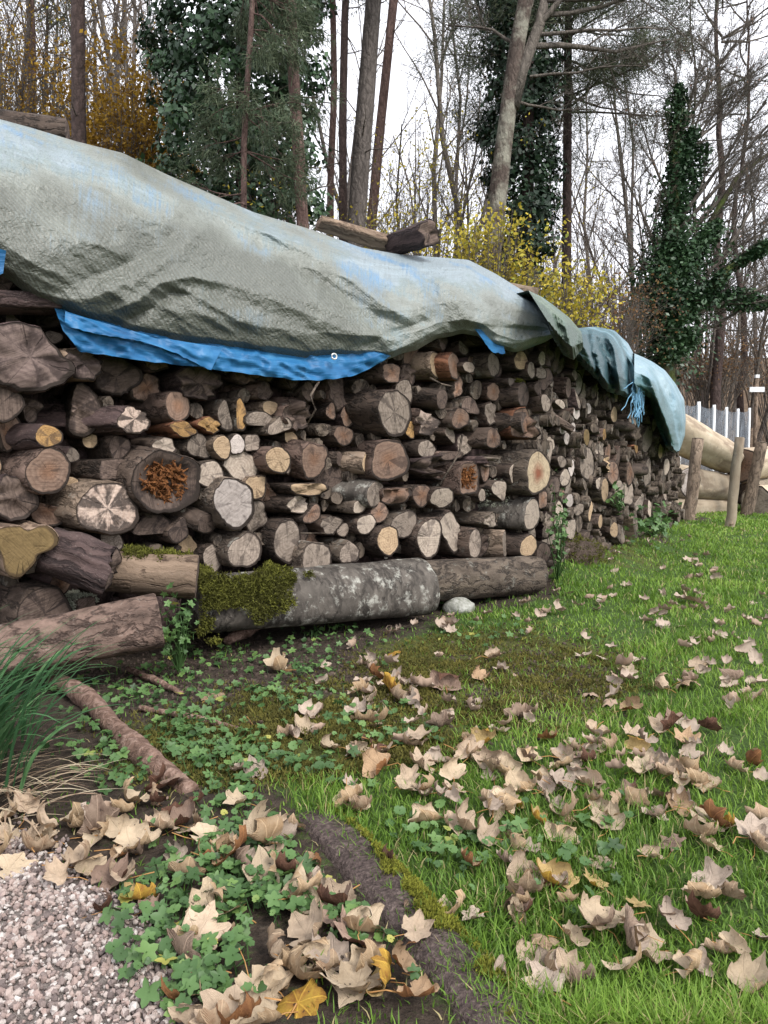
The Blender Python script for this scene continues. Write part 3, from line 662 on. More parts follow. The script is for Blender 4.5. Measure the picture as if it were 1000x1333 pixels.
def top_line(px, xs, ys): return np.interp(px, xs, ys)
HEM_A = ([-80, 0, 60, 130, 200, 300, 400, 480, 520, 560, 600, 650, 680, 726], [345, 352, 385, 415, 430, 445, 455, 455, 452, 436, 432, 440, 446, 440])
HEM_B = ([690, 715, 740, 760, 790, 815, 835, 850, 868, 880, 893], [440, 436, 456, 470, 490, 500, 508, 520, 560, 585, 560])
def pack(wall, smin, smax, hem, radii, rng, nmin, nmax, zmin, obst, pxlim, fac=.92):
    out = []
    S = [(s_, z_, r_) for (s_, z_, r_) in obst]
    for rad, tries in radii:
        for _ in range(tries):
            r = rad * rng.uniform(.85, 1.15); s_ = rng.uniform(smin, smax); z_ = rng.uniform(zmin + r * .8, 2.1)
            P = wall.W(s_, 0, z_); px, py, D = project(P)
            if not (pxlim[0] < px < pxlim[1]) or py < np.interp(px, *hem) + (-16 - 500 * r / D if wall is WA else 700 * r / D - 2): continue
            A = np.array(S) if S else np.zeros((0, 3))
            if len(A) and np.any(np.hypot(A[:, 0] - s_, A[:, 1] - z_) < (A[:, 2] + r) * fac): continue
            S.append((s_, z_, r)); out.append((s_, z_, r, rng.uniform(nmin, nmax)))
    return out
def obstacles(wall, f=.95):
    o = []
    for b in LOGS:
        if b['wall'] is wall:
            s_, z_ = wall.sz(b['P']); o.append((s_, z_, min(b['rx'], b['ry']) * f)); 
            if b['rx'] > b['ry'] * 1.3:
                for k in (-.5, .5): o.append((s_ + k * b['rx'], z_, b['ry'] * f))
            if b['ry'] > b['rx'] * 1.3:
                for k in (-.5, .5): o.append((s_, z_ + k * b['ry'], b['rx'] * f))
            if b['L'] > .6 and b['z'] @ wall.u > .75:      # lies along the pile
                for t in np.linspace(.1, 1, 8):
                    q = b['P'] - b['z'] * b['L'] * t; s_, z_ = wall.sz(q); o.append((s_, z_, b['ry']))
    return o
rr = np.random.default_rng(31)
fillA = pack(WA, -.6, WA.len + .1, HEM_A, [(.085, 300), (.065, 900), (.048, 2200), (.034, 2500)], rr, -.02, .05, .12, obstacles(WA, .8), (-45, 718), .86)
fillB = pack(WB, -.25, WB.len + .03, HEM_B, [(.10, 60), (.085, 200), (.068, 900), (.052, 4000), (.04, 6000), (.03, 6000)], rr, .0, .13, .10, obstacles(WB, .85), (696, 876), .84)
tones = {'dark': 'dark', 'grey': 'grey', 'pale': 'pale', 'tan': 'tan', 'red': 'reddish', 'white': 'whitish', 'ochre': 'ochre'}
def zoneA(px, py):
    v = 'top' if py < np.interp(px, *HEM_A) + 70 else ('lower' if py > 650 else 'middle')
    marks = [(10, 560, 'the left edge'), (110, 520, 'the rotten trunk end'), (110, 700, 'the black streaked cream end'), (219, 628, 'the hollow orange log'), (306, 655, 'the big whitish end'), (330, 520, 'the gap under the blue hem'), (410, 598, 'the heart shaped end'), (515, 538, 'the big dark log'), (507, 600, 'the wide reddish end'), (440, 720, 'the lichen spotted beam'), (612, 624, 'the tall rotten log'), (592, 477, 'the blue flap'), (686, 558, 'the torn red wedge'), (620, 708, 'the right ground beam'), (702, 616, 'the red cored log')]
    return v, min(marks, key=lambda m: (m[0] - px) ** 2 + (m[1] - py) ** 2)[2]
def zoneB(px, py):
    v = 'top' if py < np.interp(px, *HEM_B) + 45 else ('low' if py > 640 else 'middle')
    marks = [(715, 470, 'the corner top logs'), (750, 500, 'the olive flap'), (800, 530, 'the dark teal fold'), (830, 545, 'the frayed strands'), (860, 575, 'the hanging tarpaulin tip'), (725, 545, 'the moss patched log'), (715, 590, 'the torn red wedge'), (720, 640, 'the red cored log'), (765, 603, 'the largest dark grey end'), (790, 640, 'the tall tan end'), (828, 583, 'the orange split'), (844, 620, 'the tall knotty piece'), (825, 665, 'the leaning pale board'), (862, 640, 'the ivy at the end'), (760, 690, 'the moss mound'), (755, 560, 'the crooked black branch'), (800, 600, 'the middle of the far stack')]
    return v, min(marks, key=lambda m: (m[0] - px) ** 2 + (m[1] - py) ** 2)[2]
auto = []
for wall, fill, tag_ in ((WA, fillA, 0), (WB, fillB, 1)):
    for (s_, z_, r, n_) in fill:
        P = wall.W(s_, n_, z_); px, py, D = project(P); px, py = float(px), float(py)
        if tag_ == 0:
            kind = rr.choice(['round', 'round', 'half', 'chunk', 'block', 'wedge']); bark = rr.choice(['dark', 'dark', 'purple', 'grey', 'brown']); cut = (rr.choice(['dark', 'grey', 'dark', 'red', 'grey']) if r > .055 else rr.choice(['dark', 'grey', 'grey', 'red', 'tan', 'pale']))
        else:
            kind = rr.choice(['round', 'round', 'round', 'half', 'wedge', 'block', 'chunk', 'slab']); bark = rr.choice(['dark', 'dark', 'grey', 'brown', 'purple']); cut = rr.choice(['grey', 'grey', 'pale', 'pale', 'tan', 'red', 'pale', 'dark', 'white'])
        yaw = rr.normal(4, 9); az = math.radians(yaw); inn = -wall.n; c_, sn = math.cos(az), math.sin(az)
        z = -np.array([inn[0] * c_ - inn[1] * sn, inn[0] * sn + inn[1] * c_, rr.normal(.02, .06)])
        asp = rr.uniform(.85, 1.15)
        b = build_log(P, z, r * asp * 1.04, r / asp * 1.04, rr.uniform(.4, .6), kind, bark, cut, rr.uniform(0, 6.28), int(rr.integers(1e6)), r > .06, 0.0, .06, (rr.normal(0, .12), rr.normal(0, .15)), jag=float(rr.choice([0, 0, .15, .3])))
        b['wall'] = wall; v, m = (zoneA if tag_ == 0 else zoneB)(px, py)
        shape = {'round': 'round', 'half': 'half round', 'chunk': 'jagged', 'block': 'squarish', 'wedge': 'wedge shaped', 'slab': 'flat'}[kind]
        size = 'thick' if r > .075 else ('small' if r > .045 else 'thin')
        b['label'] = f"{size} {shape} {tones[cut]} log by {m}, {v} rows"
        b['group'] = 'logs in the near stack' if tag_ == 0 else 'logs in the far stack'; b['xy'] = (px, py)
        b['must'] = False; LOGS.append(b); auto.append(b)
# about 300 single logs, the smallest left-over ends as one body of stuff
NLOG = 298
rank = sorted(LOGS, key=lambda b: (not b['must'], -b['size']))
keep = rank[:NLOG]; rest = rank[NLOG:]
def disambiguate(items, word=('topmost', 'lowest')):
    """items: dicts with label and xy; equal labels get an order word"""
    d = {}
    for b in items: d.setdefault(b['label'], []).append(b)
    for lab, v in d.items():
        if len(v) < 2: continue
        v.sort(key=lambda b: b['xy'][1]); n = len(v)
        for k, b in enumerate(v):
            if n == 2: wd_ = ('upper', 'lower')[k] + ' one'
            else: wd_ = {0: 'topmost', n - 1: 'lowest'}.get(k, ['second', 'third', 'fourth', 'fifth', 'sixth', 'seventh', 'eighth', 'ninth', 'tenth'][min(k - 1, 8)] + ' down')
            b['label'] = lab + ', ' + wd_
disambiguate([b for b in keep if not b['must']])
for b in keep: put_log(b)
def body(list_, name, pick):
    pass
if rest:
    groups = {}
    for b in rest: groups.setdefault(b['bark'], []).append(b)
    root = None
    mb = MB()
    for b in rest:
        M = np.stack([b['x'], b['y'], b['z']], 1)
        for V, F in ((b['V'], b['F']), (b['CV'], b['CF'])):
            off = mb.n; mb.add(np.asarray(V) @ M.T + b['P'], np.zeros((0, 4), int), 0.0, b['UV'] if V is b['V'] else b['CU'])
            for f in F: mb.faces(np.asarray(f) + off)
    link('small_log_ends', mb.mesh('small_log_ends', BARK['grey']), None, 'slim leftover log ends filling gaps between the stacked logs', 'logs', None, 'stuff')
# second row of dark logs, added deep in the pile to block light through gaps
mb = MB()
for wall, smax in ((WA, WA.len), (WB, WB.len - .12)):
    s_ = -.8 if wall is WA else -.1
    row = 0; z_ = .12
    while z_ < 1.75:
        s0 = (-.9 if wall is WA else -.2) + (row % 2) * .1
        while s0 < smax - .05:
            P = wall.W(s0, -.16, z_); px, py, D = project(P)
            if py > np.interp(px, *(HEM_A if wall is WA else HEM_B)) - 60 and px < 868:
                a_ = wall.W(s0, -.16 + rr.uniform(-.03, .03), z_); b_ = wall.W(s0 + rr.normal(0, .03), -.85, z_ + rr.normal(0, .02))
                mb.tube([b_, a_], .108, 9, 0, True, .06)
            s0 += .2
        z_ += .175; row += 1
link('light_block_logs', mb.mesh('light_block_logs', BARK['purple']), None, 'added second row of dark logs blocking light behind the front ends of the pile', 'logs', None, 'stuff')

# moss, lichen and the eaten beam end
P_, N_ = on_log(mossy, 1500, .30 * PI, .80 * PI, .02, .70, 3, True)
c = link('moss_cushion', moss_mesh('moss_cushion', P_, N_, .012, 8, 4)); c.parent = mossy['o']; c.matrix_parent_inverse = mossy['o'].matrix_world.inverted()
P_, N_ = on_log(birch, 7500, .2 * PI, 1.35 * PI, .55, 1.02, 6, True)
P_ = P_ + N_ * (-.004 + .05 * np.clip(fbm(P_[:, 0] * 7, P_[:, 1] * 7, P_[:, 2] * 7, 4) + .35, 0, 1))[:, None]
c = link('moss_cushion', moss_mesh('moss_cushion', P_, N_, .012, 9, 5)); c.parent = birch['o']; c.matrix_parent_inverse = birch['o'].matrix_world.inverted(); c['label'] = 'thick moss over the left end of the beam'
gm_ = next(b for b in LOGS if b['label'] and b['label'].startswith('black log with a bright green'))
P_, N_ = on_log(gm_, 160, .2 * PI, .6 * PI, .02, .14, 7); c = link('moss_cushion', moss_mesh('moss_cushion', P_, N_, .010, 8, 5)); c.parent = gm_['o']; c.matrix_parent_inverse = gm_['o'].matrix_world.inverted()
for key, a0, a1, t0, t1, nn, sz in (('stub crusted', .1, 1.2, 0, .3, 500, .007), ('split wedge with', .9, 1.9, 0, .2, 150, .007), ('thick log with white lichen', -.6, .3, .1, .5, 150, .006)):
    b = next(q for q in LOGS if q['label'] and q['label'].startswith(key)); P_, N_ = on_log(b, nn, a0 * PI * .5, a1 * PI, t0, t1, 9)
    c = link('lichen_patch', moss_mesh('lichen_patch', P_ - N_ * .006, N_, sz, 5, 6, LICHM)); c.parent = b['o']; c.matrix_parent_inverse = b['o'].matrix_world.inverted()

# ------------------------------------------------------------------ tarpaulins
def tarp_mat(name, olive, blue, wornbias, gloss=.37):
    g = NT(name); uv = g.tex('UV'); o = g.tex('Object'); sx = g.t.nodes.new('ShaderNodeSeparateXYZ'); g.t.links.new(uv, sx.inputs[0])
    # tape weave: herringbone of two line systems
    w1 = g.n('TexWave', {'Vector': uv, 'Scale': 26.0, 'Distortion': .6, 'Detail': 1.0, 'Detail Scale': 2.0}, out=1, wave_type='BANDS', bands_direction='DIAGONAL')
    w2 = g.n('TexWave', {'Vector': g.map(uv, (1, -1, 1)), 'Scale': 30.0, 'Distortion': .5, 'Detail': 1.0}, out=1, wave_type='BANDS', bands_direction='DIAGONAL')
    w3 = g.noise(g.map(uv, (60, 3, 1)), 1.6, 3, .6); w4 = g.noise(g.map(uv, (3, 60, 1)), 1.6, 3, .6)
    big = g.noise(o, 2.3, 5, .6); mid = g.noise(o, 9, 5, .65)
    worn = g.math('ADD', g.math('ADD', g.math('MULTIPLY', g.attr('tint'), 1.0), g.math('MULTIPLY', g.math('SUBTRACT', big, .5), 1.5)), g.math('MULTIPLY', g.math('SUBTRACT', mid, .5), .5))
    streak = g.math('MULTIPLY', g.math('SUBTRACT', w3, .5), .5)
    f = g.rng(g.math('ADD', worn, streak), .25 + wornbias, .85 + wornbias)
    c = g.ramp(f, [(0, olive[0]), (.35, olive[1]), (.62, olive[2]), (.8, blue[1]), (1, blue[0])])
    tape = g.mix(g.math('MULTIPLY', w1, .16), c, tuple(min(1, x * 1.35) for x in blue[1]))
    tape = g.mix(g.math('MULTIPLY', g.rng(g.math('ADD', w3, w4), .85, 1.2), .35), tape, olive[0])
    bl = g.rng(g.math('ADD', g.noise(o, 3.4, 4, .6), g.math('MULTIPLY', streak, .9)), .54, .72)
    tape = g.mix(g.math('MULTIPLY', bl, g.math('MULTIPLY', f, .75)), tape, blue[2])
    spots = g.rng(g.noise(o, 70, 2), .70, .74); tape = g.mix(g.math('MULTIPLY', spots, .5), tape, (.03, .026, .018))
    cr1 = g.n('TexVoronoi', {'Vector': g.map(g.vmath('ADD', o, g.vmath('MULTIPLY', g.noise(o, 4, 2, out=1), (.12, .12, .12))), (1, 1, 1.8)), 'Scale': 9}, feature='DISTANCE_TO_EDGE')
    cr2 = g.noise(g.map(o, (1, 1, 2.4)), 13, 5, .62, 1.4); cr3 = g.noise(o, 42, 3, .6, .8)
    h = g.math('ADD', g.math('ADD', g.math('MULTIPLY', g.rng(cr1, 0, .16), .3), g.math('MULTIPLY', cr2, 1.8)), g.math('ADD', g.math('MULTIPLY', cr3, .5), g.math('MULTIPLY', g.rng(g.n('TexVoronoi', {'Vector': g.vmath('ADD', o, g.vmath('MULTIPLY', g.noise(o, 9, 2, out=1), (.06, .06, .06))), 'Scale': 24}, feature='DISTANCE_TO_EDGE'), 0, .25), .15)))
    cl_ = g.math('MULTIPLY', g.math('ABSOLUTE', g.math('SUBTRACT', g.noise(g.map(g.n('VectorRotate', {'Vector': o, 'Angle': .6}, rotation_type='Y_AXIS'), (1, 1, 2.6)), 7.5, 3, .55, .6), .5)), 6.0, clamp=True)
    cl2 = g.math('MULTIPLY', g.math('ABSOLUTE', g.math('SUBTRACT', g.noise(g.map(o, (1.6, 1, 1)), 16, 3, .55, .8), .5)), 7.0, clamp=True)
    h = g.math('ADD', g.math('MULTIPLY', h, .35), g.math('ADD', g.math('MULTIPLY', cl_, -.34), g.math('ADD', g.math('MULTIPLY', cl2, -.34), g.math('MULTIPLY', g.math('MULTIPLY', g.math('ABSOLUTE', g.math('SUBTRACT', g.noise(g.map(o, (1, 1, 1.4)), 38, 3, .6, .5), .5)), 6.0, clamp=True), -.22))))
    n1 = g.bump(h, .6, .011)
    n2 = g.bump(g.math('ADD', w1, g.math('ADD', w3, w4)), .22, .0025, n1)
    return g.done(tape, n2, gloss, **{'Specular IOR Level': .45})
TARP1 = tarp_mat('weathered olive tarpaulin', [(.09, .092, .074), (.155, .162, .138), (.205, .22, .20)], [(.235, .285, .315), (.175, .218, .222), (.09, .20, .34)], .05)
TARP2 = tarp_mat('weathered teal tarpaulin', [(.024, .055, .062), (.045, .10, .115), (.075, .15, .175)], [(.25, .36, .42), (.13, .24, .285), (.07, .21, .32)], .1)
TARPO = tarp_mat('olive tarpaulin flap', [(.05, .075, .055), (.10, .14, .095), (.16, .20, .15)], [(.2, .26, .24), (.15, .20, .18), (.12, .22, .28)], .2)
TARP3 = tarp_mat('faded light blue tarpaulin', [(.05, .11, .115), (.09, .18, .205), (.15, .27, .32)], [(.27, .38, .43), (.17, .28, .33), (.10, .23, .34)], -.05)
g = NT('bright blue woven plastic'); o = g.tex('Object'); uv = g.tex('UV')
f = g.noise(g.map(uv, (2, 40, 1)), 2, 3); f2 = g.noise(o, 9, 4)
BLUE = g.done(g.ramp(g.math('ADD', g.math('MULTIPLY', f, .35), g.math('MULTIPLY', f2, .65)), [(.3, (.012, .07, .18)), (.55, (.024, .135, .30)), (.75, (.07, .21, .37))]),
              g.bump(g.math('ADD', f, g.noise(o, 20, 4)), .5, .008), .45)

def seg_dist(px, py, pts):
    best = np.full(px.shape, 1e9); side = np.zeros(px.shape); tt = np.zeros(px.shape); n = len(pts) - 1
    for k in range(n):
        (ax, ay), (bx, by) = pts[k], pts[k + 1]; dx, dy = bx - ax, by - ay; L2 = dx * dx + dy * dy
        t = np.clip(((px - ax) * dx + (py - ay) * dy) / L2, 0, 1); ex, ey = px - ax - t * dx, py - ay - t * dy; d = np.hypot(ex, ey)
        m = d < best; best = np.where(m, d, best); side = np.where(m, np.sign(dx * ey - dy * ex), side); tt = np.where(m, (k + t) / n, tt)
    return best * side, tt
def drape(name, wall, ridge, hem, prof, folds, nu, nv, mat, wr=.012, back=.7, hook=True, wscale=1.0, tint=None, seed=0, hem_wob=2, lead=None, bshift=0.0, nextra=None):
    """cloth from the hem (v=0) up the front of the pile to the ridge (v=1) and down its back; ridge and hem are sight lines on the wall, n is how far it stands off"""
    rd = np.array(ridge, float); hm = np.array(hem, float)
    def along(c, u):
        L = np.concatenate([[0], np.cumsum(np.hypot(*np.diff(c, axis=0).T))]); L /= L[-1]; return np.interp(u, L, c[:, 0]), np.interp(u, L, c[:, 1])
    u = np.linspace(0, 1, nu); v = np.linspace(0, 1, nv); rx, ry = along(rd, u); hx, hy = along(hm, u)
    k = np.array([.25, .5, .25])
    for _ in range(3):
        for a in (rx, ry, hx, hy): a[1:-1] = np.convolve(a, k, 'valid')
    hy = hy + hem_wob * vn(u * 40, 0, 0, seed + 50)
    PX = hx[None] + (rx - hx)[None] * v[:, None]; PY = hy[None] + (ry - hy)[None] * v[:, None]
    NN = np.interp(v, *prof)[:, None] + np.zeros((1, nu)) + bshift
    edge = np.clip((1 - v) / .12, 0, 1)[:, None] * .9 + .1
    for pts, wid, amp, asym in folds:
        d, t = seg_dist(PX, PY, pts); wd_ = np.where(d > 0, wid * asym, wid); NN = NN + edge * amp * .55 * np.exp(-(np.abs(d) / wd_) ** 1.45) * np.clip(np.minimum(t, 1 - t) * 6 + .15, 0, 1)
    ca, sa = math.cos(.5), math.sin(.5); A = (PX * ca + PY * sa) / wscale; B = (-PX * sa + PY * ca) / wscale
    NN = NN + edge * (wr * fbm(A / 70, B / 26, 0, seed, 3) + wr * .55 * (1 - 2 * abs(vn(A / 46 + 5, B / 15, 0, seed + 4))) + wr * .35 * vn(A / 14, B / 8, 0, seed + 7) + wr * .16 * vn(PX / 4.2, PY / 4.2, 0, seed + 9))
    if nextra is not None: NN = NN + nextra(PX, PY, np.broadcast_to(v[:, None], PX.shape))
    P = wall.hit(PX, PY, NN)
    rows = [P]
    if hook:      # turned-in lower edge
        r0 = P[0] - wall.n * .03 + np.array([0, 0, .012]); r1 = P[0] - wall.n * .05 + np.array([0, 0, .06]); rows = [np.stack([r1, r0]), P]
    if back:
        bk = []
        top = P[-1]
        for t in np.linspace(.15, 1, 7): bk.append(top - wall.n * back * t + np.array([0, 0, .02 * math.sin(t * 3) - .5 * t * t]) + np.array([0, 0, 1.0]) * (.01 * vn(u * 30, t * 3, 0, seed + 8))[:, None])
        rows.append(np.stack(bk))
    P = np.concatenate(rows); m = len(P)
    du = np.concatenate([[0], np.cumsum(np.linalg.norm(np.diff(P[m // 3], axis=0), axis=1))]); dv = np.concatenate([[0], np.cumsum(np.linalg.norm(np.diff(P[:, nu // 2], axis=0), axis=1))])
    uv = np.stack(np.broadcast_arrays(du[None], dv[:, None]), -1).reshape(-1, 2)
    i = np.arange(m - 1)[:, None] * nu + np.arange(nu - 1)[None]; i = i.ravel(); F = np.stack([i, i + 1, i + nu + 1, i + nu], -1)
    T = None
    if tint is not None:
        vv = np.concatenate(([np.zeros(2)] if hook else []) + [v] + ([np.ones(7)] if back else [])); T = np.broadcast_to(tint(u[None], vv[:, None]), (m, nu)).ravel()
    return np_mesh(name, P.reshape(-1, 3), F, mat, uv, T if T is not None else np.zeros(m * nu))
RIDGE1 = [(-90, 132), (0, 155), (40, 166), (100, 184), (160, 199), (215, 226), (270, 250), (330, 276), (400, 297), (470, 322), (520, 331), (560, 334), (610, 338), (645, 356), (682, 379), (706, 392), (724, 416)]
HEM1 = [(-90, 352), (0, 357), (22, 372), (50, 392), (90, 405), (110, 416), (140, 424), (200, 441), (300, 456), (400, 466), (470, 464), (505, 466), (540, 456), (570, 440), (600, 434), (625, 437), (645, 452), (668, 460), (690, 452), (708, 446), (722, 438)]
def tint1(u, v):
    return .30 + .42 * smooth(.55, .98, v + .10 * vn(u * 9, v * 4, 0, 2)) + .38 * smooth(.13, .02, u) * smooth(.3, .6, v) + .40 * smooth(.58, .72, u) - .28 * smooth(.55, .1, v) * smooth(.75, .5, u)
F1 = [([(262, 246), (300, 272), (345, 300), (425, 342), (500, 396), (560, 432)], 13, .075, .55),
      ([(250, 262), (300, 300), (380, 345), (470, 398), (520, 430)], 15, -.065, 1.0),
      ([(345, 300), (440, 372), (520, 415)], 9, .03, 1),
      ([(8, 352), (60, 322), (130, 300), (220, 268), (262, 246)], 26, .05, 1.6),
      ([(60, 395), (120, 388), (180, 362), (235, 322), (270, 290)], 17, .055, 1.0),
      ([(85, 372), (150, 352), (210, 318), (250, 285)], 15, -.05, 1.1),
      ([(140, 408), (180, 392), (208, 368), (250, 360), (300, 372)], 8, .05, .8),
      ([(150, 425), (200, 400), (222, 382), (262, 384)], 9, -.055, 1.0),
      ([(205, 368), (240, 378), (290, 400), (340, 424)], 9, .035, 1), ([(250, 372), (320, 392), (400, 428), (470, 450)], 12, -.025, 1), ([(280, 366), (360, 392), (450, 430), (540, 448)], 10, .028, 1),
      ([(300, 330), (390, 372), (480, 420)], 10, -.02, 1), ([(320, 345), (400, 388), (470, 425)], 7, .02, 1),
      ([(545, 340), (560, 372), (575, 402), (590, 432)], 9, -.05, 1), ([(530, 336), (545, 375), (560, 418)], 9, .04, 1),
      ([(570, 342), (590, 380), (612, 418), (650, 425), (700, 418)], 11, .05, 1), ([(600, 345), (650, 372), (700, 400)], 12, .03, 1), ([(590, 432), (640, 425), (690, 430), (720, 430)], 7, -.05, 1),
      ([(640, 442), (668, 448), (700, 440)], 6, .04, 1), ([(500, 462), (540, 445), (575, 425)], 7, .05, .8), ([(460, 455), (520, 430), (560, 415)], 7, -.04, 1)]
t1 = link('tarpaulin', drape('tarpaulin', WA, RIDGE1, HEM1, ([0, .06, .2, .45, .7, .88, 1.0], [.13, .19, .23, .20, .10, -.04, -.30]), F1, 420, 150, TARP1, .0075, .8, tint=tint1, seed=1),
          None, 'big olive and pale blue woven tarpaulin covering the near stack', 'tarpaulin', 'tarpaulins over the woodpile')
def sheet(name, wall, top, bot, n_top, n_bot, nu, nv, mat, wr=.006, seed=0, parent=None, label=None, sag=0.0):
    me = drape(name, wall, top, bot, ([0, .5, 1], [n_bot, (n_top + n_bot) / 2 + sag, n_top]), [], nu, nv, mat, wr, 0, False, .6, None, seed, 1)
    o = link(name, me); o.parent = parent
    if label: o['label'] = label
    return o
bh = sheet('blue_hem', WA, [(70, 398), (110, 408), (200, 430), (300, 448), (400, 458), (470, 452), (520, 446)], [(82, 430), (104, 458), (150, 464), (200, 471), (265, 478), (300, 484), (380, 494), (420, 495), (460, 489), (485, 478), (508, 464)], .14, .17, 150, 16, BLUE, .02, 3, t1, 'bright blue folded underside of the tarpaulin', .02)
sheet('blue_hem', WA, [(85, 405), (120, 416), (200, 438), (260, 448), (290, 452)], [(84, 424), (120, 433), (180, 443), (225, 458), (275, 482)], .19, .20, 80, 10, BLUE, .012, 5, t1, 'upper fold of the blue underside')
sheet('blue_corner', WA, [(-60, 308), (-20, 318), (8, 326)], [(-60, 372), (-20, 368), (4, 356)], .26, .25, 20, 10, BLUE, .006, 8, t1)
sheet('blue_flap', WA, [(618, 428), (640, 430), (652, 434)], [(630, 444), (640, 458), (658, 461)], .20, .20, 20, 10, BLUE, .01, 9, t1)
# brass eyelet
mb = MB(); C_ = WA.hit(np.float64(435), np.float64(464), .215); th = np.linspace(0, 2 * PI, 17)
ring = [C_ + WA.u * math.cos(a) * .014 + np.array([0, 0, 1]) * math.sin(a) * .012 for a in th]; mb.tube(ring, .0042, 6, cap=False)
g = NT('pale eyelet metal'); EYE = g.done((.62, .62, .6), None, .4, Metallic=.4)
e = link('eyelet', mb.mesh('eyelet', EYE)); e.parent = bh

# second tarpaulin on the far stack, with its folded flap, then the third one at the end
F2 = [([(764, 424), (768, 455), (782, 495)], 5, -.16, .6), ([(784, 424), (800, 455), (808, 512)], 6, .16, .6), ([(808, 440), (818, 475), (822, 515)], 4, -.16, .7), ([(754, 440), (772, 470), (796, 506)], 5, .10, 1), ([(775, 436), (792, 475), (800, 514)], 4, -.10, 1), ([(820, 455), (827, 485), (829, 516)], 3, .10, 1)]
t2 = link('tarpaulin', drape('tarpaulin', WB, [(738, 420), (752, 427), (775, 425), (800, 430), (818, 447), (830, 470), (834, 488)], [(738, 452), (752, 462), (765, 480), (778, 492), (795, 510), (815, 517), (833, 518)], ([0, .1, .4, .8, 1], [.18, .24, .24, .08, -.2]), F2, 110, 60, TARP2, .008, .5, tint=lambda u, v: .15 + .6 * smooth(.5, 1, v) + .35 * smooth(.55, .8, u), seed=11, wscale=.45),
          None, 'dark teal folded tarpaulin over the middle of the far stack', 'tarpaulin', 'tarpaulins over the woodpile')
FF = [([(726, 396), (738, 430), (748, 462)], 5, .07, 1), ([(716, 400), (730, 435), (742, 464)], 5, -.06, 1), ([(742, 410), (752, 435), (750, 460)], 4, -.05, 1)]
fo = link('folded_flap', drape('folded_flap', WB, [(688, 378), (705, 386), (722, 398), (742, 414), (757, 432)], [(722, 432), (730, 448), (740, 463), (747, 469), (760, 452)], ([0, .3, .8, 1], [.30, .38, .30, .05]), FF, 60, 50, TARPO, .008, .5, tint=lambda u, v: .2 + .5 * smooth(.5, 1, v) + 0 * u, seed=15, wscale=.4))
fo.parent = t2; fo['label'] = 'olive green flap hanging down at the near end'
F3 = [([(838, 470), (850, 505), (866, 545), (878, 580)], 6, .10, 1), ([(850, 475), (868, 510), (880, 550), (884, 580)], 5, -.07, 1), ([(862, 480), (880, 520), (888, 560)], 5, .06, 1), ([(846, 515), (858, 550), (872, 580)], 5, -.10, 1)]
t3 = link('tarpaulin', drape('tarpaulin', WB, [(826, 460), (838, 465), (850, 471), (866, 482), (880, 500), (891, 520), (893, 545), (892, 566), (886, 584)], [(826, 506), (840, 512), (850, 522), (857, 545), (864, 566), (870, 580), (877, 589), (882, 590), (884, 588)], ([0, .15, .5, .85, 1], [.20, .28, .27, .12, -.12]), F3, 110, 60, TARP3, .010, .35, tint=lambda u, v: .75 * smooth(.15, .75, v) + .25 * smooth(.5, 0, u) - .2 * smooth(.55, .9, u), seed=21, wscale=.45),
          None, 'pale blue tarpaulin hanging down over the far end of the pile', 'tarpaulin', 'tarpaulins over the woodpile')
mb = MB(); r = np.random.default_rng(4)
for k in range(46):
    x0 = 829 + r.uniform(-5, 6); n0 = .25; x1 = 829 + r.normal(0, 4); y1 = r.uniform(520, 557)
    if k % 6 == 0: x1 += r.choice([-18, 10]); y1 -= 16
    pts = [WB.hit(np.float64(x0 + (x1 - x0) * t + (2 * r.normal() if 0 < t < 1 else 0)), np.float64(494 + (y1 - 494) * t), n0 + r.normal(0, .008)) for t in (0, .3, .6, .85, 1)]
    mb.tube(pts, .0042, 3)
g = NT('frayed blue plastic strands'); FR = g.done((.17, .36, .52), None, .5)
c = link('frayed_strands', mb.mesh('frayed_strands', FR)); c.parent = t3

# ------------------------------------------------------------------ pieces of timber lying on the tarpaulins and behind the ridge
def loose(a, b_, na, nb, ra, rb, label, wall=WA, cat='log', group=None, **k):
    log_between(a, b_, na, nb, ra, rb, wall=wall, label=label, group=group, **k); put_log(LOGS[-1]); return LOGS[-1]['o']
loose((512, 318), (560, 303), -.42, -.10, 16, 20, 'split brown log end lying on top of the tarpaulin ridge', kind='block', bark='purple', cut='dark', rough=.13, rot=.4, jag=.25)
loose((415, 290), (520, 322), -.55, -.42, 12, 14, 'weathered plank lying behind the ridge, left of the split log end', kind='slab', bark='strip', cut='grey', rot=1.2)
loose((660, 372), (700, 380), -.45, -.32, 6, 7, 'pale timber end peeping over the tarpaulin ridge near the yellow shrub', kind='block', bark='pale', cut='tan')
loose((-30, 160), (88, 172), -1.1, -.9, 20, 16, 'dark log lying behind the ridge at the upper left', kind='round', bark='dark', cut='dark')
# ------------------------------------------------------------------ big barked-off logs held by stakes beyond the pile
def log3d(A, B, ra, rb, label, group, **k):
    b = build_log(np.asarray(B, float), np.asarray(B, float) - np.asarray(A, float), rb, rb, float(np.linalg.norm(np.asarray(B) - np.asarray(A))), seed=int(abs(A[0] * 977 + A[2] * 331)) + 3, taper=ra / rb - 1, label=label, group=group, **k)
    b['wall'] = None; return put_log(b)
def pt(px, py, d): return at_depth(np.float64(px), np.float64(py), d)
BG = 'peeled logs stacked behind stakes'
log3d(pt(842, 543, 9.9), pt(950, 597, 11.6), .27, .215, 'top peeled log of the stack left of the middle stake, smudged grey', BG, kind='round', bark='gold', cut='grey', rough=.05)
log3d(pt(850, 622, 10.2), pt(944, 634, 11.8), .235, .215, 'middle peeled log behind the left stake with a grey worn end', BG, kind='round', bark='gold', cut='grey', rough=.05)
log3d(pt(850, 668, 10.2), pt(940, 664, 11.8), .22, .21, 'bottom peeled log lying in the grass behind the left stake', BG, kind='round', bark='gold', cut='grey', rough=.04)
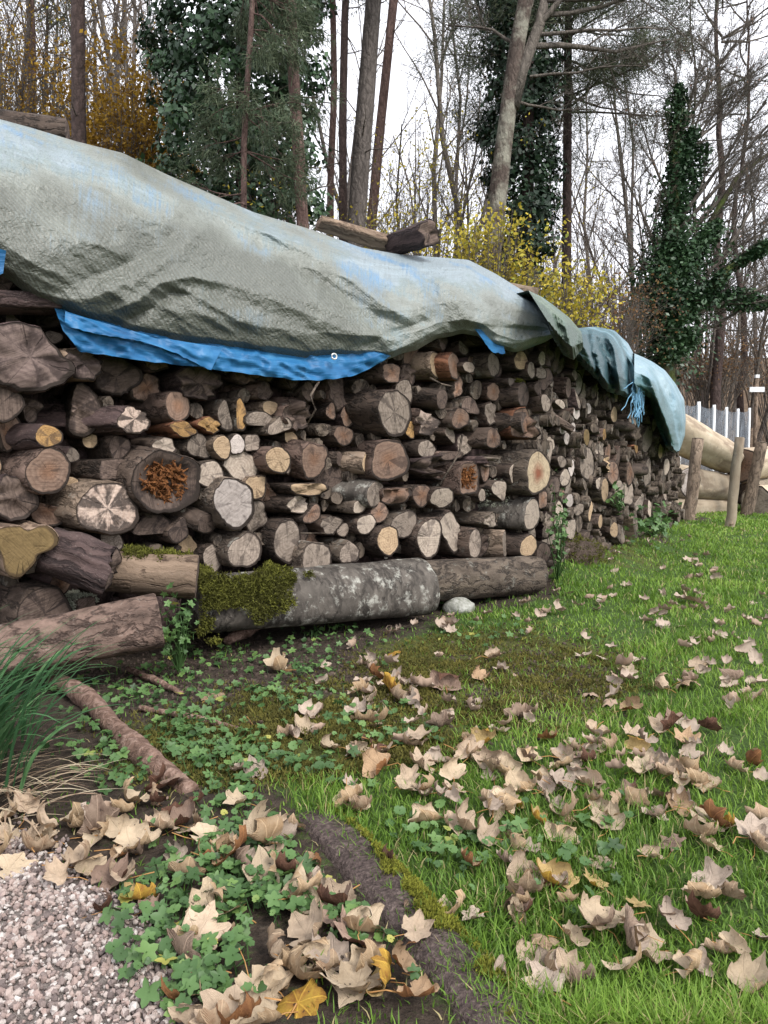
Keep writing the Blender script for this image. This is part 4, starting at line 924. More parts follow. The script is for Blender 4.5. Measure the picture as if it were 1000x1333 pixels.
log3d(pt(872, 622, 10.4), pt(897, 626, 9.9), .20, .19, 'short pale log stub with a dark knot hole beside the end of the pile', BG, kind='heart', bark='gold', cut='white', rough=.08, rot=2)
log3d(pt(1075, 592, 13.4), pt(968, 606, 11.5), .24, .28, 'top log right of the middle stake with a dark brown cut end', BG, kind='round', bark='gold', cut='red', rough=.05)
log3d(pt(1080, 620, 13.4), pt(974, 642, 11.6), .20, .22, 'middle log between the two right stakes', BG, kind='round', bark='gold', cut='dark', rough=.05)
log3d(pt(1045, 648, 12.9), pt(985, 655, 11.3), .22, .26, 'lowest log with a mottled pale rounded end behind the right stake', BG, kind='round', bark='gold', cut='pale', rough=.05)
STK = [((896, 684), (909, 571), 8.2, 'pale', 'left stake leaning right in front of the peeled logs'), ((950, 690), (963, 570), 6.6, 'gold', 'tall pale middle stake between the two log stacks'), ((971, 674), (992, 576), 7.8, 'pale', 'right stake leaning right in front of the mottled log')]
for (bx, by), (tx, ty), rpx, bk, lab in STK:
    B = ground(np.float64(bx), np.float64(by)); T = pt(tx, ty, B[1] + .02); D = B[1]
    mb = MB(); ts = np.linspace(-.12, 1, 9); r_ = rpx * D / 1000
    mb.tube([B + (T - B) * t + RNG.normal(0, .006, 3) for t in ts], r_ * (1 - .12 * ts), 12, 0, True, .05)
    o = link('wooden_stake', mb.mesh('wooden_stake', BARK[bk]), None, lab, 'stake', 'stakes holding the peeled logs')
    mb = MB(); d = unit(T - B); mb.tube([T + d * .001, T + d * .006], [r_ * .84, r_ * .80], 12)
    c = link('cut_top', mb.mesh('cut_top', CUT['pale'])); c.parent = o

# garden fence with white posts and dark mesh, and a little cross shaped signpost
def ptz(px, py, d): return pt(px, py, d)
g = NT('white painted post'); o = g.tex('Object'); WHITE = g.done(g.ramp(g.noise(o, 8, 3), [(.3, (.62, .64, .66)), (.7, (.78, .79, .8))]), None, .5)
g = NT('grey blue fence netting'); o = g.tex('Object'); tr = g.n('BsdfTransparent'); s_ = g.noise(g.map(o, (6, 6, .6)), 5, 3)
g.put(g.b.inputs['Base Color'], g.ramp(s_, [(.35, (.10, .12, .14)), (.65, (.25, .28, .32))])); ms = g.n('MixShader', {0: g.rng(s_, .3, .7, .15, .5), 1: tr, 2: g.b.outputs[0]}); g.t.links.new(ms, g.out.inputs['Surface']); NET = g.m
fr = bpy.data.objects.new('garden_fence', None); COL.objects.link(fr); fr['label'] = 'grey net garden fence on white posts beyond the peeled logs'; fr['category'] = 'fence'
FP = [(886, 520, 11.9), (910, 523, 13.0), (930, 527, 14.2), (946, 530, 15.3), (961, 532, 16.5), (976, 531, 17.7)]
tops = [pt(*p) for p in FP]; fr.location = tops[0] * [1, 1, 0]
Mi = Matrix.Translation(-fr.location)
def child(name, me, parent):
    c = link(name, me); c.parent = parent; c.matrix_parent_inverse = Mi; return c
for k, T in enumerate(tops):
    zb = float(gz(T[0], T[1])) - .1; B = np.array([T[0], T[1], zb]); mb = MB(); tlt = np.array([.02, 0, 0]) * (k == 5)
    mb.tube([B - tlt, B * .5 + T * .5, T], .029, 10); c = child('post', mb.mesh('post', WHITE), fr)
    mb = MB(); mb.tube([T + [0, 0, .001], T + [0, 0, .03]], [.034, .024], 10); c2 = link('post_cap', mb.mesh('post_cap', WHITE)); c2.parent = c; c2.matrix_parent_inverse = Mi
    if k:
        A = tops[k - 1]; n = 14; t = np.linspace(0, 1, n); dirn = unit(np.cross(T - A, [0, 0, 1.0])) * .004
        top = A[None] + (T - A)[None] * t[:, None] - np.array([0, 0, 1]) * (.04 + .05 * np.sin(t * PI))[:, None]; bot = top.copy(); bot[:, 2] = gz(top[:, 0], top[:, 1]) - .02
        wv = (.012 * np.sin(t * 19))[:, None] * dirn / .004
        q = [top + dirn + wv, bot + dirn + wv, bot - dirn + wv, top - dirn + wv]; V = np.concatenate(q); F = []
        for a in range(4):
            b_ = (a + 1) % 4
            for j in range(n - 1): F.append([a * n + j, a * n + j + 1, b_ * n + j + 1, b_ * n + j])
        child('net_panel', np_mesh('net_panel', V, np.array(F), NET), fr)
T = pt(985.5, 491, 19.0); zb = float(gz(T[0], T[1])); B = np.array([T[0], T[1], zb - .1])
mb = MB(); mb.tube([B, (B + T) / 2, T], .045, 10, 0, True, .03); so = link('cross_signpost', mb.mesh('cross_signpost', BARK['pale']), None, 'wooden post with a short white crossboard behind the fence', 'signpost')
C_ = pt(985.5, 507, 18.9); mb = MB()
def box(mb, c, sx, sy, sz):
    V = np.array([[a, b, d] for a in (-1, 1) for b in (-1, 1) for d in (-1, 1)]) * [sx / 2, sy / 2, sz / 2] + c
    mb.add(V, [[0, 1, 3, 2], [4, 6, 7, 5], [0, 4, 5, 1], [2, 3, 7, 6], [0, 2, 6, 4], [1, 5, 7, 3]])
box(mb, C_, .36, .04, .12); c = link('crossboard', mb.mesh('crossboard', WHITE, False)); c.parent = so
mb = MB(); box(mb, T + [0, 0, .02], .095, .095, .08); c = link('post_cap', mb.mesh('post_cap', WHITE, False)); c.parent = so

# ------------------------------------------------------------------ sunk edging log, root wood, stone
def gpt(px, py, z=0.0):
    P = ground(np.float64(px), np.float64(py)); return np.array([P[0], P[1], float(gz(P[0], P[1])) + z])
g = NT('damp purple grey edging wood'); o = g.tex('Object'); f = g.noise(o, 34, 5, .75, .3); f2 = g.noise(o, 120, 4)
EDGE = g.done(g.ramp(g.math('ADD', g.math('MULTIPLY', f, .6), g.math('MULTIPLY', f2, .4)), [(.36, (.026, .018, .016)), (.52, (.085, .062, .056)), (.66, (.17, .13, .115))]), g.bump(g.math('ADD', f, f2), .8, .02), .75)
epx = [(372, 1030), (418, 1070), (462, 1116), (512, 1170), (562, 1226), (612, 1284), (660, 1345), (705, 1430)]
ep = np.array([gpt(x, y, -.021 - .04 * (k == 0)) for k, (x, y) in enumerate(epx)]); tt = np.linspace(0, 7, 60); es = np.stack([np.interp(tt, np.arange(8), ep[:, k]) for k in range(3)], -1)
es[:, 2] = np.polyval(np.polyfit(tt[10:], es[10:, 2], 1), tt) - .04 * np.clip(1.2 - tt, 0, 1)
for _ in range(8): es[1:-1] = (es[:-2] + es[1:-1] * 2 + es[2:]) / 4
mb = MB(); th_ = np.arange(16); mb.tube(es, .056 * (1 + .03 * vn(tt * 1.2, 0, 0, 4)), 18, 0, True, .015)
V_ = mb.V[0]; V_[:, 2] = np.repeat(es[:, 2], 18) + np.clip((V_[:, 2] - np.repeat(es[:, 2], 18)) * .95, -1, .040) + .006 * fbm(V_[:, 0] * 22, V_[:, 1] * 22, 0, 5)
edge = link('edging_log', mb.mesh('edging_log', EDGE), None, 'half sunk purple grey edging log with yellow green moss along its right side', 'edging log')
r = np.random.default_rng(8); q = r.uniform(0, 58.9, 5200); i0 = q.astype(int); fr_ = (q - i0)[:, None]; C = es[i0] * (1 - fr_) + es[i0 + 1] * fr_; dd = es[i0 + 1] - es[i0]; dd /= np.linalg.norm(dd, axis=1)[:, None]
sidev = np.cross(dd, [0, 0, 1.0]); sidev *= np.sign(sidev[:, :1]); al_ = r.uniform(.35, 1.45, len(q)) ; keepm = (al_ + .9 * fbm(q * .30, al_ * 1.2, 0, 6) < .82 + .16 * (q > 22)) & (fbm(q * .9, al_ * 3, 0, 16) > -.18)
N_ = sidev * np.cos(al_)[:, None] + np.array([0, 0, 1.0]) * np.sin(al_)[:, None]; P_ = C + N_ * .058; P_[:, 2] = C[:, 2] + np.minimum(P_[:, 2] - C[:, 2], .045)
c = link('moss_strip', moss_mesh('moss_strip', P_[keepm], N_[keepm], .0065, 9, 2, tint_mat('yellow green moss', [(0, (.07, .075, .010)), (.5, (.175, .18, .022)), (1, (.34, .32, .05))], .95))); c.parent = edge
g = NT('flaky red brown root bark'); o = g.tex('Object'); f = g.noise(g.map(o, (1, 1, 1)), 30, 5, .7, 1.0)
ROOT = g.done(g.ramp(f, [(.3, (.06, .035, .026)), (.5, (.20, .125, .095)), (.7, (.38, .27, .22))]), g.bump(f, 1, .02), .9)
def branch(pts, rad, label, cat='branch', group='dead branches lying in the ground ivy'):
    P = np.array([gpt(x, y, z) for x, y, z in pts]); t = np.linspace(0, len(P) - 1, len(P) * 6); S = np.stack([np.interp(t, np.arange(len(P)), P[:, k]) for k in range(3)], -1)
    for _ in range(4): S[1:-1] = (S[:-2] + S[1:-1] * 2 + S[2:]) / 4
    S += RNG.normal(0, .002, S.shape); R = np.interp(t, np.arange(len(P)), rad) * (1 + .12 * vn(t * 2, 0, 0, len(pts)))
    mb = MB(); mb.tube(S, R, 12, 0, True, .07); return link('fallen_branch', mb.mesh('fallen_branch', ROOT), None, label, cat, group)
branch([(72, 893, .03), (110, 912, .03), (150, 955, .015), (195, 1000, .012), (250, 1032, .0)], [.026, .034, .030, .036, .022], 'thick flaky red brown branch running down past the grass clump')
branch([(168, 872, .02), (205, 890, .02), (236, 905, .012)], [.010, .014, .008], 'thin branch between the flaky log and the thick branch')
branch([(182, 925, .012), (235, 935, .012), (285, 947, .01), (322, 957, .004)], [.010, .012, .010, .006], 'thin pale stick crossing the ground ivy')
branch([(296, 842, .03), (318, 832, .04), (338, 826, .05)], [.02, .03, .02], 'broken red brown wood lump under the mossy beam end', 'wood lump')
# pale mossy stone under the beam joint
def stone(c, s, seed, n=14):
    th = np.linspace(0, PI, n); ph = np.linspace(0, 2 * PI, 2 * n)[:-1]; Tt, Pp = np.meshgrid(th, ph, indexing='ij')
    d = np.stack([np.sin(Tt) * np.cos(Pp), np.sin(Tt) * np.sin(Pp), np.cos(Tt)], -1); R = 1 + .22 * fbm(d[..., 0] * 1.6, d[..., 1] * 1.6, d[..., 2] * 1.6, seed)
    V = (d * R[..., None] * s).reshape(-1, 3) + c; m = len(ph); i = np.arange(n - 1)[:, None] * m; j = np.arange(m)[None]; j2 = (j + 1) % m
    return V, np.stack([i + j, i + m + j, i + m + j2, i + j2], -1).reshape(-1, 4)
g = NT('pale mossy stone'); o = g.tex('Object'); f = g.noise(o, 25, 5, .7)
STONE = g.done(g.ramp(f, [(.3, (.11, .12, .085)), (.5, (.27, .27, .24)), (.7, (.40, .40, .37))]), g.bump(f, .7, .02), .9)
mb = MB(); V, F = stone(gpt(597, 797, .02), [.085, .07, .055], 3); mb.add(V, F); link('stone', mb.mesh('stone', STONE), None, 'pale round stone under the joint of the two beams', 'stone')

# ------------------------------------------------------------------ fallen leaves
def leaf_mesh(seed):
    r = np.random.default_rng(seed); n = 40; th = np.linspace(-PI, PI, n, endpoint=False)
    lob = np.zeros(n)
    for c_, l_, w_ in ((0, 1.0, .30), (.90, .95, .28), (-.90, .95, .28), (1.85, .55, .30), (-1.85, .55, .30)):
        lob = np.maximum(lob, l_ * r.uniform(.85, 1.1) * np.exp(-(np.abs(np.angle(np.exp(1j * (th - c_)))) / w_) ** 1.7))
    R = r.uniform(.54, .66) - .10 * np.abs(th) / PI + .36 * lob; R *= 1 + .045 * np.sin(th * 17 + r.uniform(0, 6)) + .02 * r.normal(0, 1, n); R = np.where(np.abs(th) > 2.85, .22, R)
    rings = np.array([0, .25, .5, .75, .9, 1.0]); X_ = np.concatenate([[0], (rings[1:, None] * (R * np.sin(th))[None]).ravel()]); Y_ = np.concatenate([[0], (rings[1:, None] * (R * np.cos(th))[None]).ravel()])
    Z_ = .05 * np.exp(-np.abs(X_) * 8) * -1 + .05 * vn(X_ * 4 + seed, Y_ * 4, 0, seed) + .02 * vn(X_ * 11 + seed, Y_ * 11, 0, seed + 1)
    rad = np.hypot(X_, Y_)
    P = np.stack([X_, Y_, Z_], -1)
    style = seed % 4
    def curl(P, ang, k, off):
        k = k * .74
        c_, s_ = math.cos(ang), math.sin(ang); a = P[:, 0] * c_ + P[:, 1] * s_; b = -P[:, 0] * s_ + P[:, 1] * c_
        e = np.clip(a - off, 0, None); phi = e * k; ra = 1 / k
        a2 = np.where(e > 0, off + (ra - P[:, 2]) * np.sin(phi), a); z2 = np.where(e > 0, ra - (ra - P[:, 2]) * np.cos(phi), P[:, 2])
        return np.stack([a2 * c_ - b * s_, a2 * s_ + b * c_, z2], -1)
    a0 = r.uniform(0, 6.28)
    if style == 0:
        P = curl(P, a0, r.uniform(1.2, 2.4), r.uniform(0, .3)); P = curl(P, a0 + r.uniform(2, 4), r.uniform(1.4, 3.4), r.uniform(.1, .4)); P = curl(P, a0 + 1.5, r.uniform(2, 5), r.uniform(.3, .55))
    elif style == 1:
        P = curl(P, a0, r.uniform(3.2, 6.0), r.uniform(-.05, .15)); P = curl(P, a0 + PI + r.uniform(-.3, .3), r.uniform(2.8, 5.5), r.uniform(.0, .2)); P = curl(P, a0 + 1.57, r.uniform(.8, 2.2), r.uniform(0, .3))
    elif style == 2:
        c_, s_ = math.cos(a0), math.sin(a0); q_ = P[:, 0] * c_ + P[:, 1] * s_; P[:, 2] += (np.sqrt(q_ * q_ + .004)) * r.uniform(.8, 1.5)
        P = curl(P, a0 + 1.57, r.uniform(1.2, 2.8), r.uniform(.0, .3)); P = curl(P, a0 + r.uniform(-.6, .6), r.uniform(2, 4), r.uniform(.2, .4)); P = curl(P, a0 + PI, r.uniform(1.5, 3.5), r.uniform(.3, .5))
    else:
        for k in range(5): P = curl(P, a0 + k * 1.26 + r.uniform(-.4, .4), r.uniform(1.6, 4.6), r.uniform(.08, .42))
    P[:, 0] *= r.uniform(.72, 1.05)
    P[:, 2] += .06 * vn(P[:, 0] * 5 + seed, P[:, 1] * 5, 0, seed + 3)
    P[:, 2] += .12 * rad ** 2 * r.uniform(0, 1)
    m = len(rings) - 1; i = 1 + np.arange(m - 1)[:, None] * n; j = np.arange(n)[None]; j2 = (j + 1) % n
    F4 = np.stack([i + j, i + n + j, i + n + j2, i + j2], -1).reshape(-1, 4); jj = np.arange(n); F3 = np.stack([np.zeros(n, int), 1 + jj, 1 + (jj + 1) % n], -1)
    keep_ = None
    base = P[0].copy(); tail = np.array([[0, -.05, 0], [.02, -.3, .02], [r.uniform(-.12, .12), -.65, .08], [r.uniform(-.25, .25), -1.0, r.uniform(0, .12)]]) + base
    P = P - [0, 0, np.percentile(P[:, 2], 4)]
    return np_mesh('fallen_leaf', P, [F3, F4], None, np.stack([X_, Y_], -1)), tail
def leaf_mat(name, up, low, spot):
    g = NT(name); uv = g.tex('UV'); o = g.vmath('ADD', uv, randvec(g)); sp = g.t.nodes.new('ShaderNodeSeparateXYZ'); g.t.links.new(uv, sp.inputs[0])
    a = g.math('ARCTAN2', sp.outputs[0], sp.outputs[1]); rd = g.vmath('LENGTH', uv, out=1)
    pp = g.math('ABSOLUTE', g.math('SUBTRACT', g.math('FRACT', g.math('ADD', g.math('DIVIDE', a, .92), .5)), .5))
    vein = g.math('SUBTRACT', 1.0, g.rng(g.math('MULTIPLY', pp, rd), .006, .028))
    wv = g.n('TexWave', {'Vector': g.n('CombineXYZ', {0: g.math('MULTIPLY', pp, 2.0), 1: rd, 2: 0.0}), 'Scale': 5.0, 'Distortion': 1.5, 'Detail': 2.0}, out=1, bands_direction='DIAGONAL')
    n1 = g.noise(o, 3, 4, .65); n2 = g.noise(o, 14, 4, .7)
    cu = g.mix(g.rng(n1, .42, .66), up, spot); cu = g.mix(g.math('MULTIPLY', n2, .5), cu, tuple(x * .5 for x in up)); cu = g.mix(g.math('MULTIPLY', vein, .5), cu, tuple(min(1, x * 1.5) for x in up))
    cl_ = g.mix(g.rng(n1, .45, .75), low, tuple(x * .62 for x in low)); cl_ = g.mix(g.math('MULTIPLY', n2, .35), cl_, tuple(x * .6 for x in low)); cl_ = g.mix(g.math('MULTIPLY', vein, .35), cl_, tuple(x * .6 for x in low))
    cl_ = g.mix(g.math('MULTIPLY', wv, .08), cl_, tuple(x * .5 for x in low))
    bk = g.n('NewGeometry', out=6); c = g.mix(bk, cu, cl_)
    dk = g.rng(g.noise(o, 6, 2), .70, .72); c = g.mix(g.math('MULTIPLY', dk, .8), c, (.03, .02, .016))
    c = g.n('HueSaturation', {'Value': g.math('ADD', .8, g.math('MULTIPLY', g.rand(), .4)), 'Color': c})
    g.done(c, g.bump(g.math('ADD', g.math('MULTIPLY', vein, .8), g.math('ADD', n2, g.math('MULTIPLY', wv, .3))), .5, .01), .75)
    t = g.n('BsdfTranslucent', {'Color': c}); ms = g.n('MixShader', {0: .12, 1: g.b.outputs[0], 2: t}); g.t.links.new(ms, g.out.inputs['Surface'])
    return g.m
LEAFM = {'pale tan': leaf_mat('pale tan leaf', (.44, .32, .20), (.57, .45, .315), (.33, .21, .11)),
         'pinkish tan': leaf_mat('pinkish tan leaf', (.41, .30, .20), (.54, .415, .30), (.28, .17, .10)),
         'grey brown': leaf_mat('grey brown leaf', (.29, .21, .155), (.50, .40, .32), (.12, .075, .055)),
         'dark brown': leaf_mat('dark brown leaf', (.13, .065, .042), (.34, .235, .18), (.07, .032, .02)),
         'russet': leaf_mat('russet leaf', (.27, .125, .05), (.46, .31, .19), (.15, .06, .025)),
         'yellow blotched': leaf_mat('yellow blotched leaf', (.50, .31, .05), (.50, .36, .16), (.28, .11, .03))}
LV = [leaf_mesh(s) for s in range(48)]
STYLE = ['flat', 'rolled', 'folded', 'crumpled']
g = NT('orange leaf stalk'); STALKM = g.done((.36, .19, .07), None, .6)
STALKS = []
for me, tl in LV:
    me.materials.append(LEAFM['pale tan']); mb = MB(); mb.tube(tl, [.022, .016, .014, .02], 5); STALKS.append(mb.mesh('stalk', STALKM))
r = np.random.default_rng(77)
HANDL = [ # x, y, px size, colour, style, label
 (366, 874, 27, 'pale tan', 2, 'pale leaf folded like a tent below the mossy beam end'), (275, 911, 26, 'pinkish tan', 0, 'smooth pinkish leaf lying open in the ground ivy below the mossy lump'),
 (268, 1104, 40, 'pale tan', 0, 'large flat five pointed pale leaf in the middle of the leaf drift by the gravel'), (345, 1112, 44, 'pale tan', 2, 'tall folded pale leaf left of the edging log top'),
 (372, 1098, 28, 'grey brown', 1, 'small rolled leaf right of the tall folded pale leaf'), (110, 1078, 45, 'pale tan', 1, 'long rolled pale leaf pointing up right above the gravel'),
 (58, 1102, 30, 'pale tan', 3, 'pale crumpled leaf at the gravel edge by the dry grass'), (240, 1082, 36, 'dark brown', 3, 'brown crumpled leaf above the large five pointed one'),
 (285, 1200, 46, 'pale tan', 2, 'big upright pale leaf with a dark hollow in the drift by the gravel'), (160, 1155, 40, 'pinkish tan', 1, 'pinkish rolled leaf lying on the gravel edge'),
 (465, 1302, 62, 'pale tan', 0, 'very large tan leaf with rusty blotches at the bottom edge'), (388, 1312, 50, 'yellow blotched', 0, 'orange brown blotched leaf at the very bottom edge'),
 (470, 1240, 52, 'dark brown', 3, 'large dark brown cupped leaf in the bottom drift left of the edging log'), (400, 1228, 50, 'pinkish tan', 3, 'large pinkish crumpled leaf in the bottom drift'),
 (245, 1300, 50, 'russet', 1, 'reddish brown rolled leaf at the bottom beside the gravel'), (540, 1315, 40, 'russet', 3, 'rusty crumpled leaf at the bottom left of the edging log end'),
 (711, 1238, 30, 'pinkish tan', 0, 'flat pinkish leaf with a long stalk and a small hole on the lawn'), (777, 1166, 26, 'yellow blotched', 0, 'square tan leaf with a yellow tip on the lawn'),
 (618, 1207, 22, 'grey brown', 0, 'grey veined open leaf right of the edging log moss'), (718, 1162, 26, 'russet', 3, 'reddish crumpled leaf left of the square tan leaf'),
 (738, 1188, 22, 'pale tan', 1, 'pale rolled leaf under the reddish crumpled one'), (828, 1192, 24, 'yellow blotched', 0, 'half buried yellow leaf in the lawn'),
 (915, 1210, 34, 'dark brown', 3, 'dark brown curled leaf on the lower right lawn'), (952, 1250, 30, 'pale tan', 1, 'white grey rolled leaf on the lower right lawn'),
 (525, 1045, 26, 'pale tan', 0, 'broad pale leaf lying open above the edging log'), (560, 1085, 30, 'pale tan', 2, 'pointed pale leaf with a dark spot above the edging log'),
 (735, 1075, 34, 'pinkish tan', 0, 'wide pinkish leaf at the lower end of the middle drift'), (830, 1055, 32, 'pale tan', 2, 'upright pale leaf on the right end of the middle drift'),
 (880, 1062, 28, 'russet', 1, 'long russet leaf right of the middle drift'), (944, 1085, 24, 'yellow blotched', 3, 'orange crumpled leaf on the right lawn'),
 (890, 1015, 36, 'pale tan', 3, 'big pale crumpled leaf on the right lawn'), (515, 850, 13, 'yellow blotched', 0, 'small yellow leaf on the mossy soil near the beam'),
 (580, 900, 30, 'dark brown', 2, 'brown tent shaped leaf standing on the moss'), (650, 1285, 20, 'grey brown', 1, 'small grey brown leaf right of the edging log end'),
 (905, 785, 22, 'pale tan', 1, 'long pale leaf on the middle right lawn'), (845, 1130, 24, 'pinkish tan', 1, 'rolled pinkish leaf on the lawn below the middle drift'),
 (395, 960, 26, 'pale tan', 3, 'pale crumpled leaf heap top left of the moss'), (430, 985, 24, 'pale tan', 1, 'curled pale leaf below the moss'), (615, 985, 26, 'russet', 3, 'russet crumpled leaf in the upper middle drift'),
]
CLUST = [(300, 1150, 110, 40, 9), (500, 900, 60, 25, 6), (300, 1315, 40, 18, 6), (180, 1120, 50, 18, 5), (690, 790, 40, 10, 4), (130, 1100, 85, 28, 16), (200, 1085, 90, 25, 12), (90, 1130, 40, 20, 5), (330, 1260, 60, 40, 8), (230, 1110, 60, 30, 6), (290, 1130, 60, 40, 7), (400, 1225, 80, 40, 15), (440, 1285, 80, 30, 7), (475, 875, 32, 24, 10), (540, 900, 45, 22, 13), (570, 815, 40, 12, 9), (410, 968, 40, 26, 10),
         (610, 1000, 90, 30, 34), (720, 1030, 80, 36, 34), (640, 1060, 90, 22, 14), (700, 800, 60, 10, 8), (830, 830, 90, 35, 22), (880, 790, 90, 22, 16), (930, 900, 50, 40, 14), (960, 960, 40, 40, 10), (900, 1000, 50, 26, 9), (800, 985, 60, 20, 8),
         (870, 1180, 80, 50, 6), (740, 1190, 60, 50, 5), (960, 1150, 40, 60, 6), (880, 1290, 80, 30, 4), (850, 720, 90, 16, 12), (950, 700, 50, 14, 10), (800, 760, 60, 12, 6), (980, 820, 30, 40, 8), (250, 1040, 70, 30, 6), (690, 1010, 130, 60, 16), (600, 1110, 50, 20, 3), (860, 880, 120, 60, 10)]
items = []
for (x, y, s_, c_, st, lab) in HANDL: items.append(dict(x=x, y=y, s=s_, c=c_, st=st, label=lab, hand=True))
for (cx, cy, sx, sy, n_) in CLUST:
    for _ in range(n_):
        x = cx + r.normal() * sx * 1.2; y = cy + r.normal() * sy * 1.15
        P = ground(np.float64(x), np.float64(y)); s_wa = (P - WA.p0) @ WA.n
        if np.min(np.hypot(es[:, 0] - P[0], es[:, 1] - P[1])) < .075 and r.uniform() < .8: continue
        if y < 690 or (x < 720 and s_wa < .30) or x > 1030 or y > 1345: continue
        D = project(P)[2]; items.append(dict(x=x, y=y, s=r.uniform(.034, .066) * 1000 / D, c=str(r.choice(list(LEAFM), p=[.33, .27, .18, .12, .07, .03])), st=int(r.choice([0, 1, 2, 3], p=[.10, .36, .20, .34])), label=None, hand=False))
for _ in range(70):
    x = r.uniform(620, 1010); y = 690 + 620 * r.uniform(0, 1) ** 1.3; P = ground(np.float64(x), np.float64(y)); D = project(P)[2]
    items.append(dict(x=x, y=y, s=r.uniform(.03, .055) * 1000 / D, c=str(r.choice(list(LEAFM), p=[.3, .25, .22, .14, .06, .03])), st=int(r.choice([0, 1, 2, 3])), label=None, hand=False))
items.sort(key=lambda d: (not d['hand'], -d['s'])); single, tiny = items[:299], items[299:]
MARK = [(60, 1090, 'by the dry grass and gravel'), (150, 1160, 'on the gravel edge'), (250, 1110, 'in the drift above the gravel'), (330, 1230, 'in the drift beside the gravel'), (460, 1260, 'in the bottom drift'), (380, 1130, 'left of the edging log top'), (250, 1000, 'by the flaky branch'), (400, 960, 'on the soil below the mossy beam end'), (475, 875, 'below the lichen spotted beam'), (540, 900, 'on the moss below the beam joint'), (580, 815, 'by the pale stone'), (690, 880, 'on the bare soil patch'), (600, 980, 'in the upper left of the middle drift'), (700, 1000, 'in the upper middle drift'), (610, 1060, 'in the lower left of the middle drift'), (740, 1065, 'in the lower right of the middle drift'), (830, 1040, 'at the right end of the middle drift'), (700, 795, 'on the lawn below the right beam'), (800, 800, 'on the lawn beyond the soil patch'), (880, 830, 'on the lawn right of the soil patch'), (940, 900, 'on the right lawn'), (960, 970, 'near the right edge of the lawn'), (880, 1010, 'right of the middle drift'), (780, 1150, 'on the lower lawn'), (930, 1130, 'on the lower right lawn'), (880, 1270, 'in the grass at the bottom right'), (700, 1270, 'in the grass right of the edging log'), (850, 720, 'on the lawn below the far stack'), (940, 700, 'on the lawn before the stakes'), (800, 745, 'by the moss mound'), (990, 800, 'at the right edge of the far lawn')]
for d in single:
    if not d['hand']:
        m = min(MARK, key=lambda q: (q[0] - d['x']) ** 2 + ((q[1] - d['y']) * 1.3) ** 2)[2]; d['label'] = f"{d['c']} {STYLE[d['st']]} leaf {m}"
    d['xy'] = (d['x'], d['y'])
dd_ = {}
for d in single: dd_.setdefault(d['label'], []).append(d)
ORD = ['second', 'third', 'fourth', 'fifth', 'sixth', 'seventh', 'eighth']
for lab, v in dd_.items():
    if len(v) > 1:
        v.sort(key=lambda d: -d['y'])
        for k, d in enumerate(v): d['label'] += ', nearest one' if k == 0 else (', farther of two' if len(v) == 2 else (', farthest one' if k == len(v) - 1 else ', ' + ORD[min(k - 1, 6)] + ' nearest'))
def leaf_place(d):
    P = ground(np.float64(d['x']), np.float64(d['y'])); D = float(project(P)[2]); sc = d['s'] * D / 1000 * (1.08 if d['hand'] else 1.08)
    v = d['st'] + 4 * int(r.integers(0, 12)); z = float(gz(P[0], P[1])) + .004 + (.020 if d['x'] > 520 else .014) * r.uniform(.2, 1.2)
    M = Matrix.Translation((P[0], P[1], z)) @ Matrix.Rotation(r.uniform(0, 6.28), 4, 'Z') @ Matrix.Rotation(r.normal(0, .28) + (.25 if d['st'] else 0), 4, 'X') @ Matrix.Rotation(r.normal(0, .25) + (PI if r.uniform() < .35 and d['st'] in (0,) else 0), 4, 'Y') @ Matrix.Scale(sc, 4)
    return v, M
for d in single:
    v, M = leaf_place(d)
    o = link('fallen_leaf', LV[v][0], None, d['label'], 'leaf', 'fallen leaves', None, M); o.material_slots[0].link = 'OBJECT'; o.material_slots[0].material = LEAFM[d['c']]
    if d['s'] > 20: c = link('stalk', STALKS[v]); c.parent = o
lb = {}
for d in tiny:
    v, M = leaf_place(d); me = LV[v][0]; V = np.empty(len(me.vertices) * 3, np.float32); me.vertices.foreach_get('co', V); V = V.reshape(-1, 3); A = np.array(M)
    F = [np.array(p.vertices) for p in me.polygons]; lb.setdefault(d['c'], []).append((V @ A[:3, :3].T + A[:3, 3], np.array([f for f in F if len(f) == 3]), np.array([f for f in F if len(f) == 4])))
if lb:
    mb = MB()
    for L in lb.values():
        for V, a, b_ in L:
            off = mb.n; mb.add(V, np.zeros((0, 4), int)); mb.faces(a + off); mb.faces(b_ + off)
    link('leaf_litter', mb.mesh('leaf_litter', LEAFM['grey brown']), None, 'small leftover scraps of fallen leaves over the lawn', 'leaf litter', None, 'stuff')

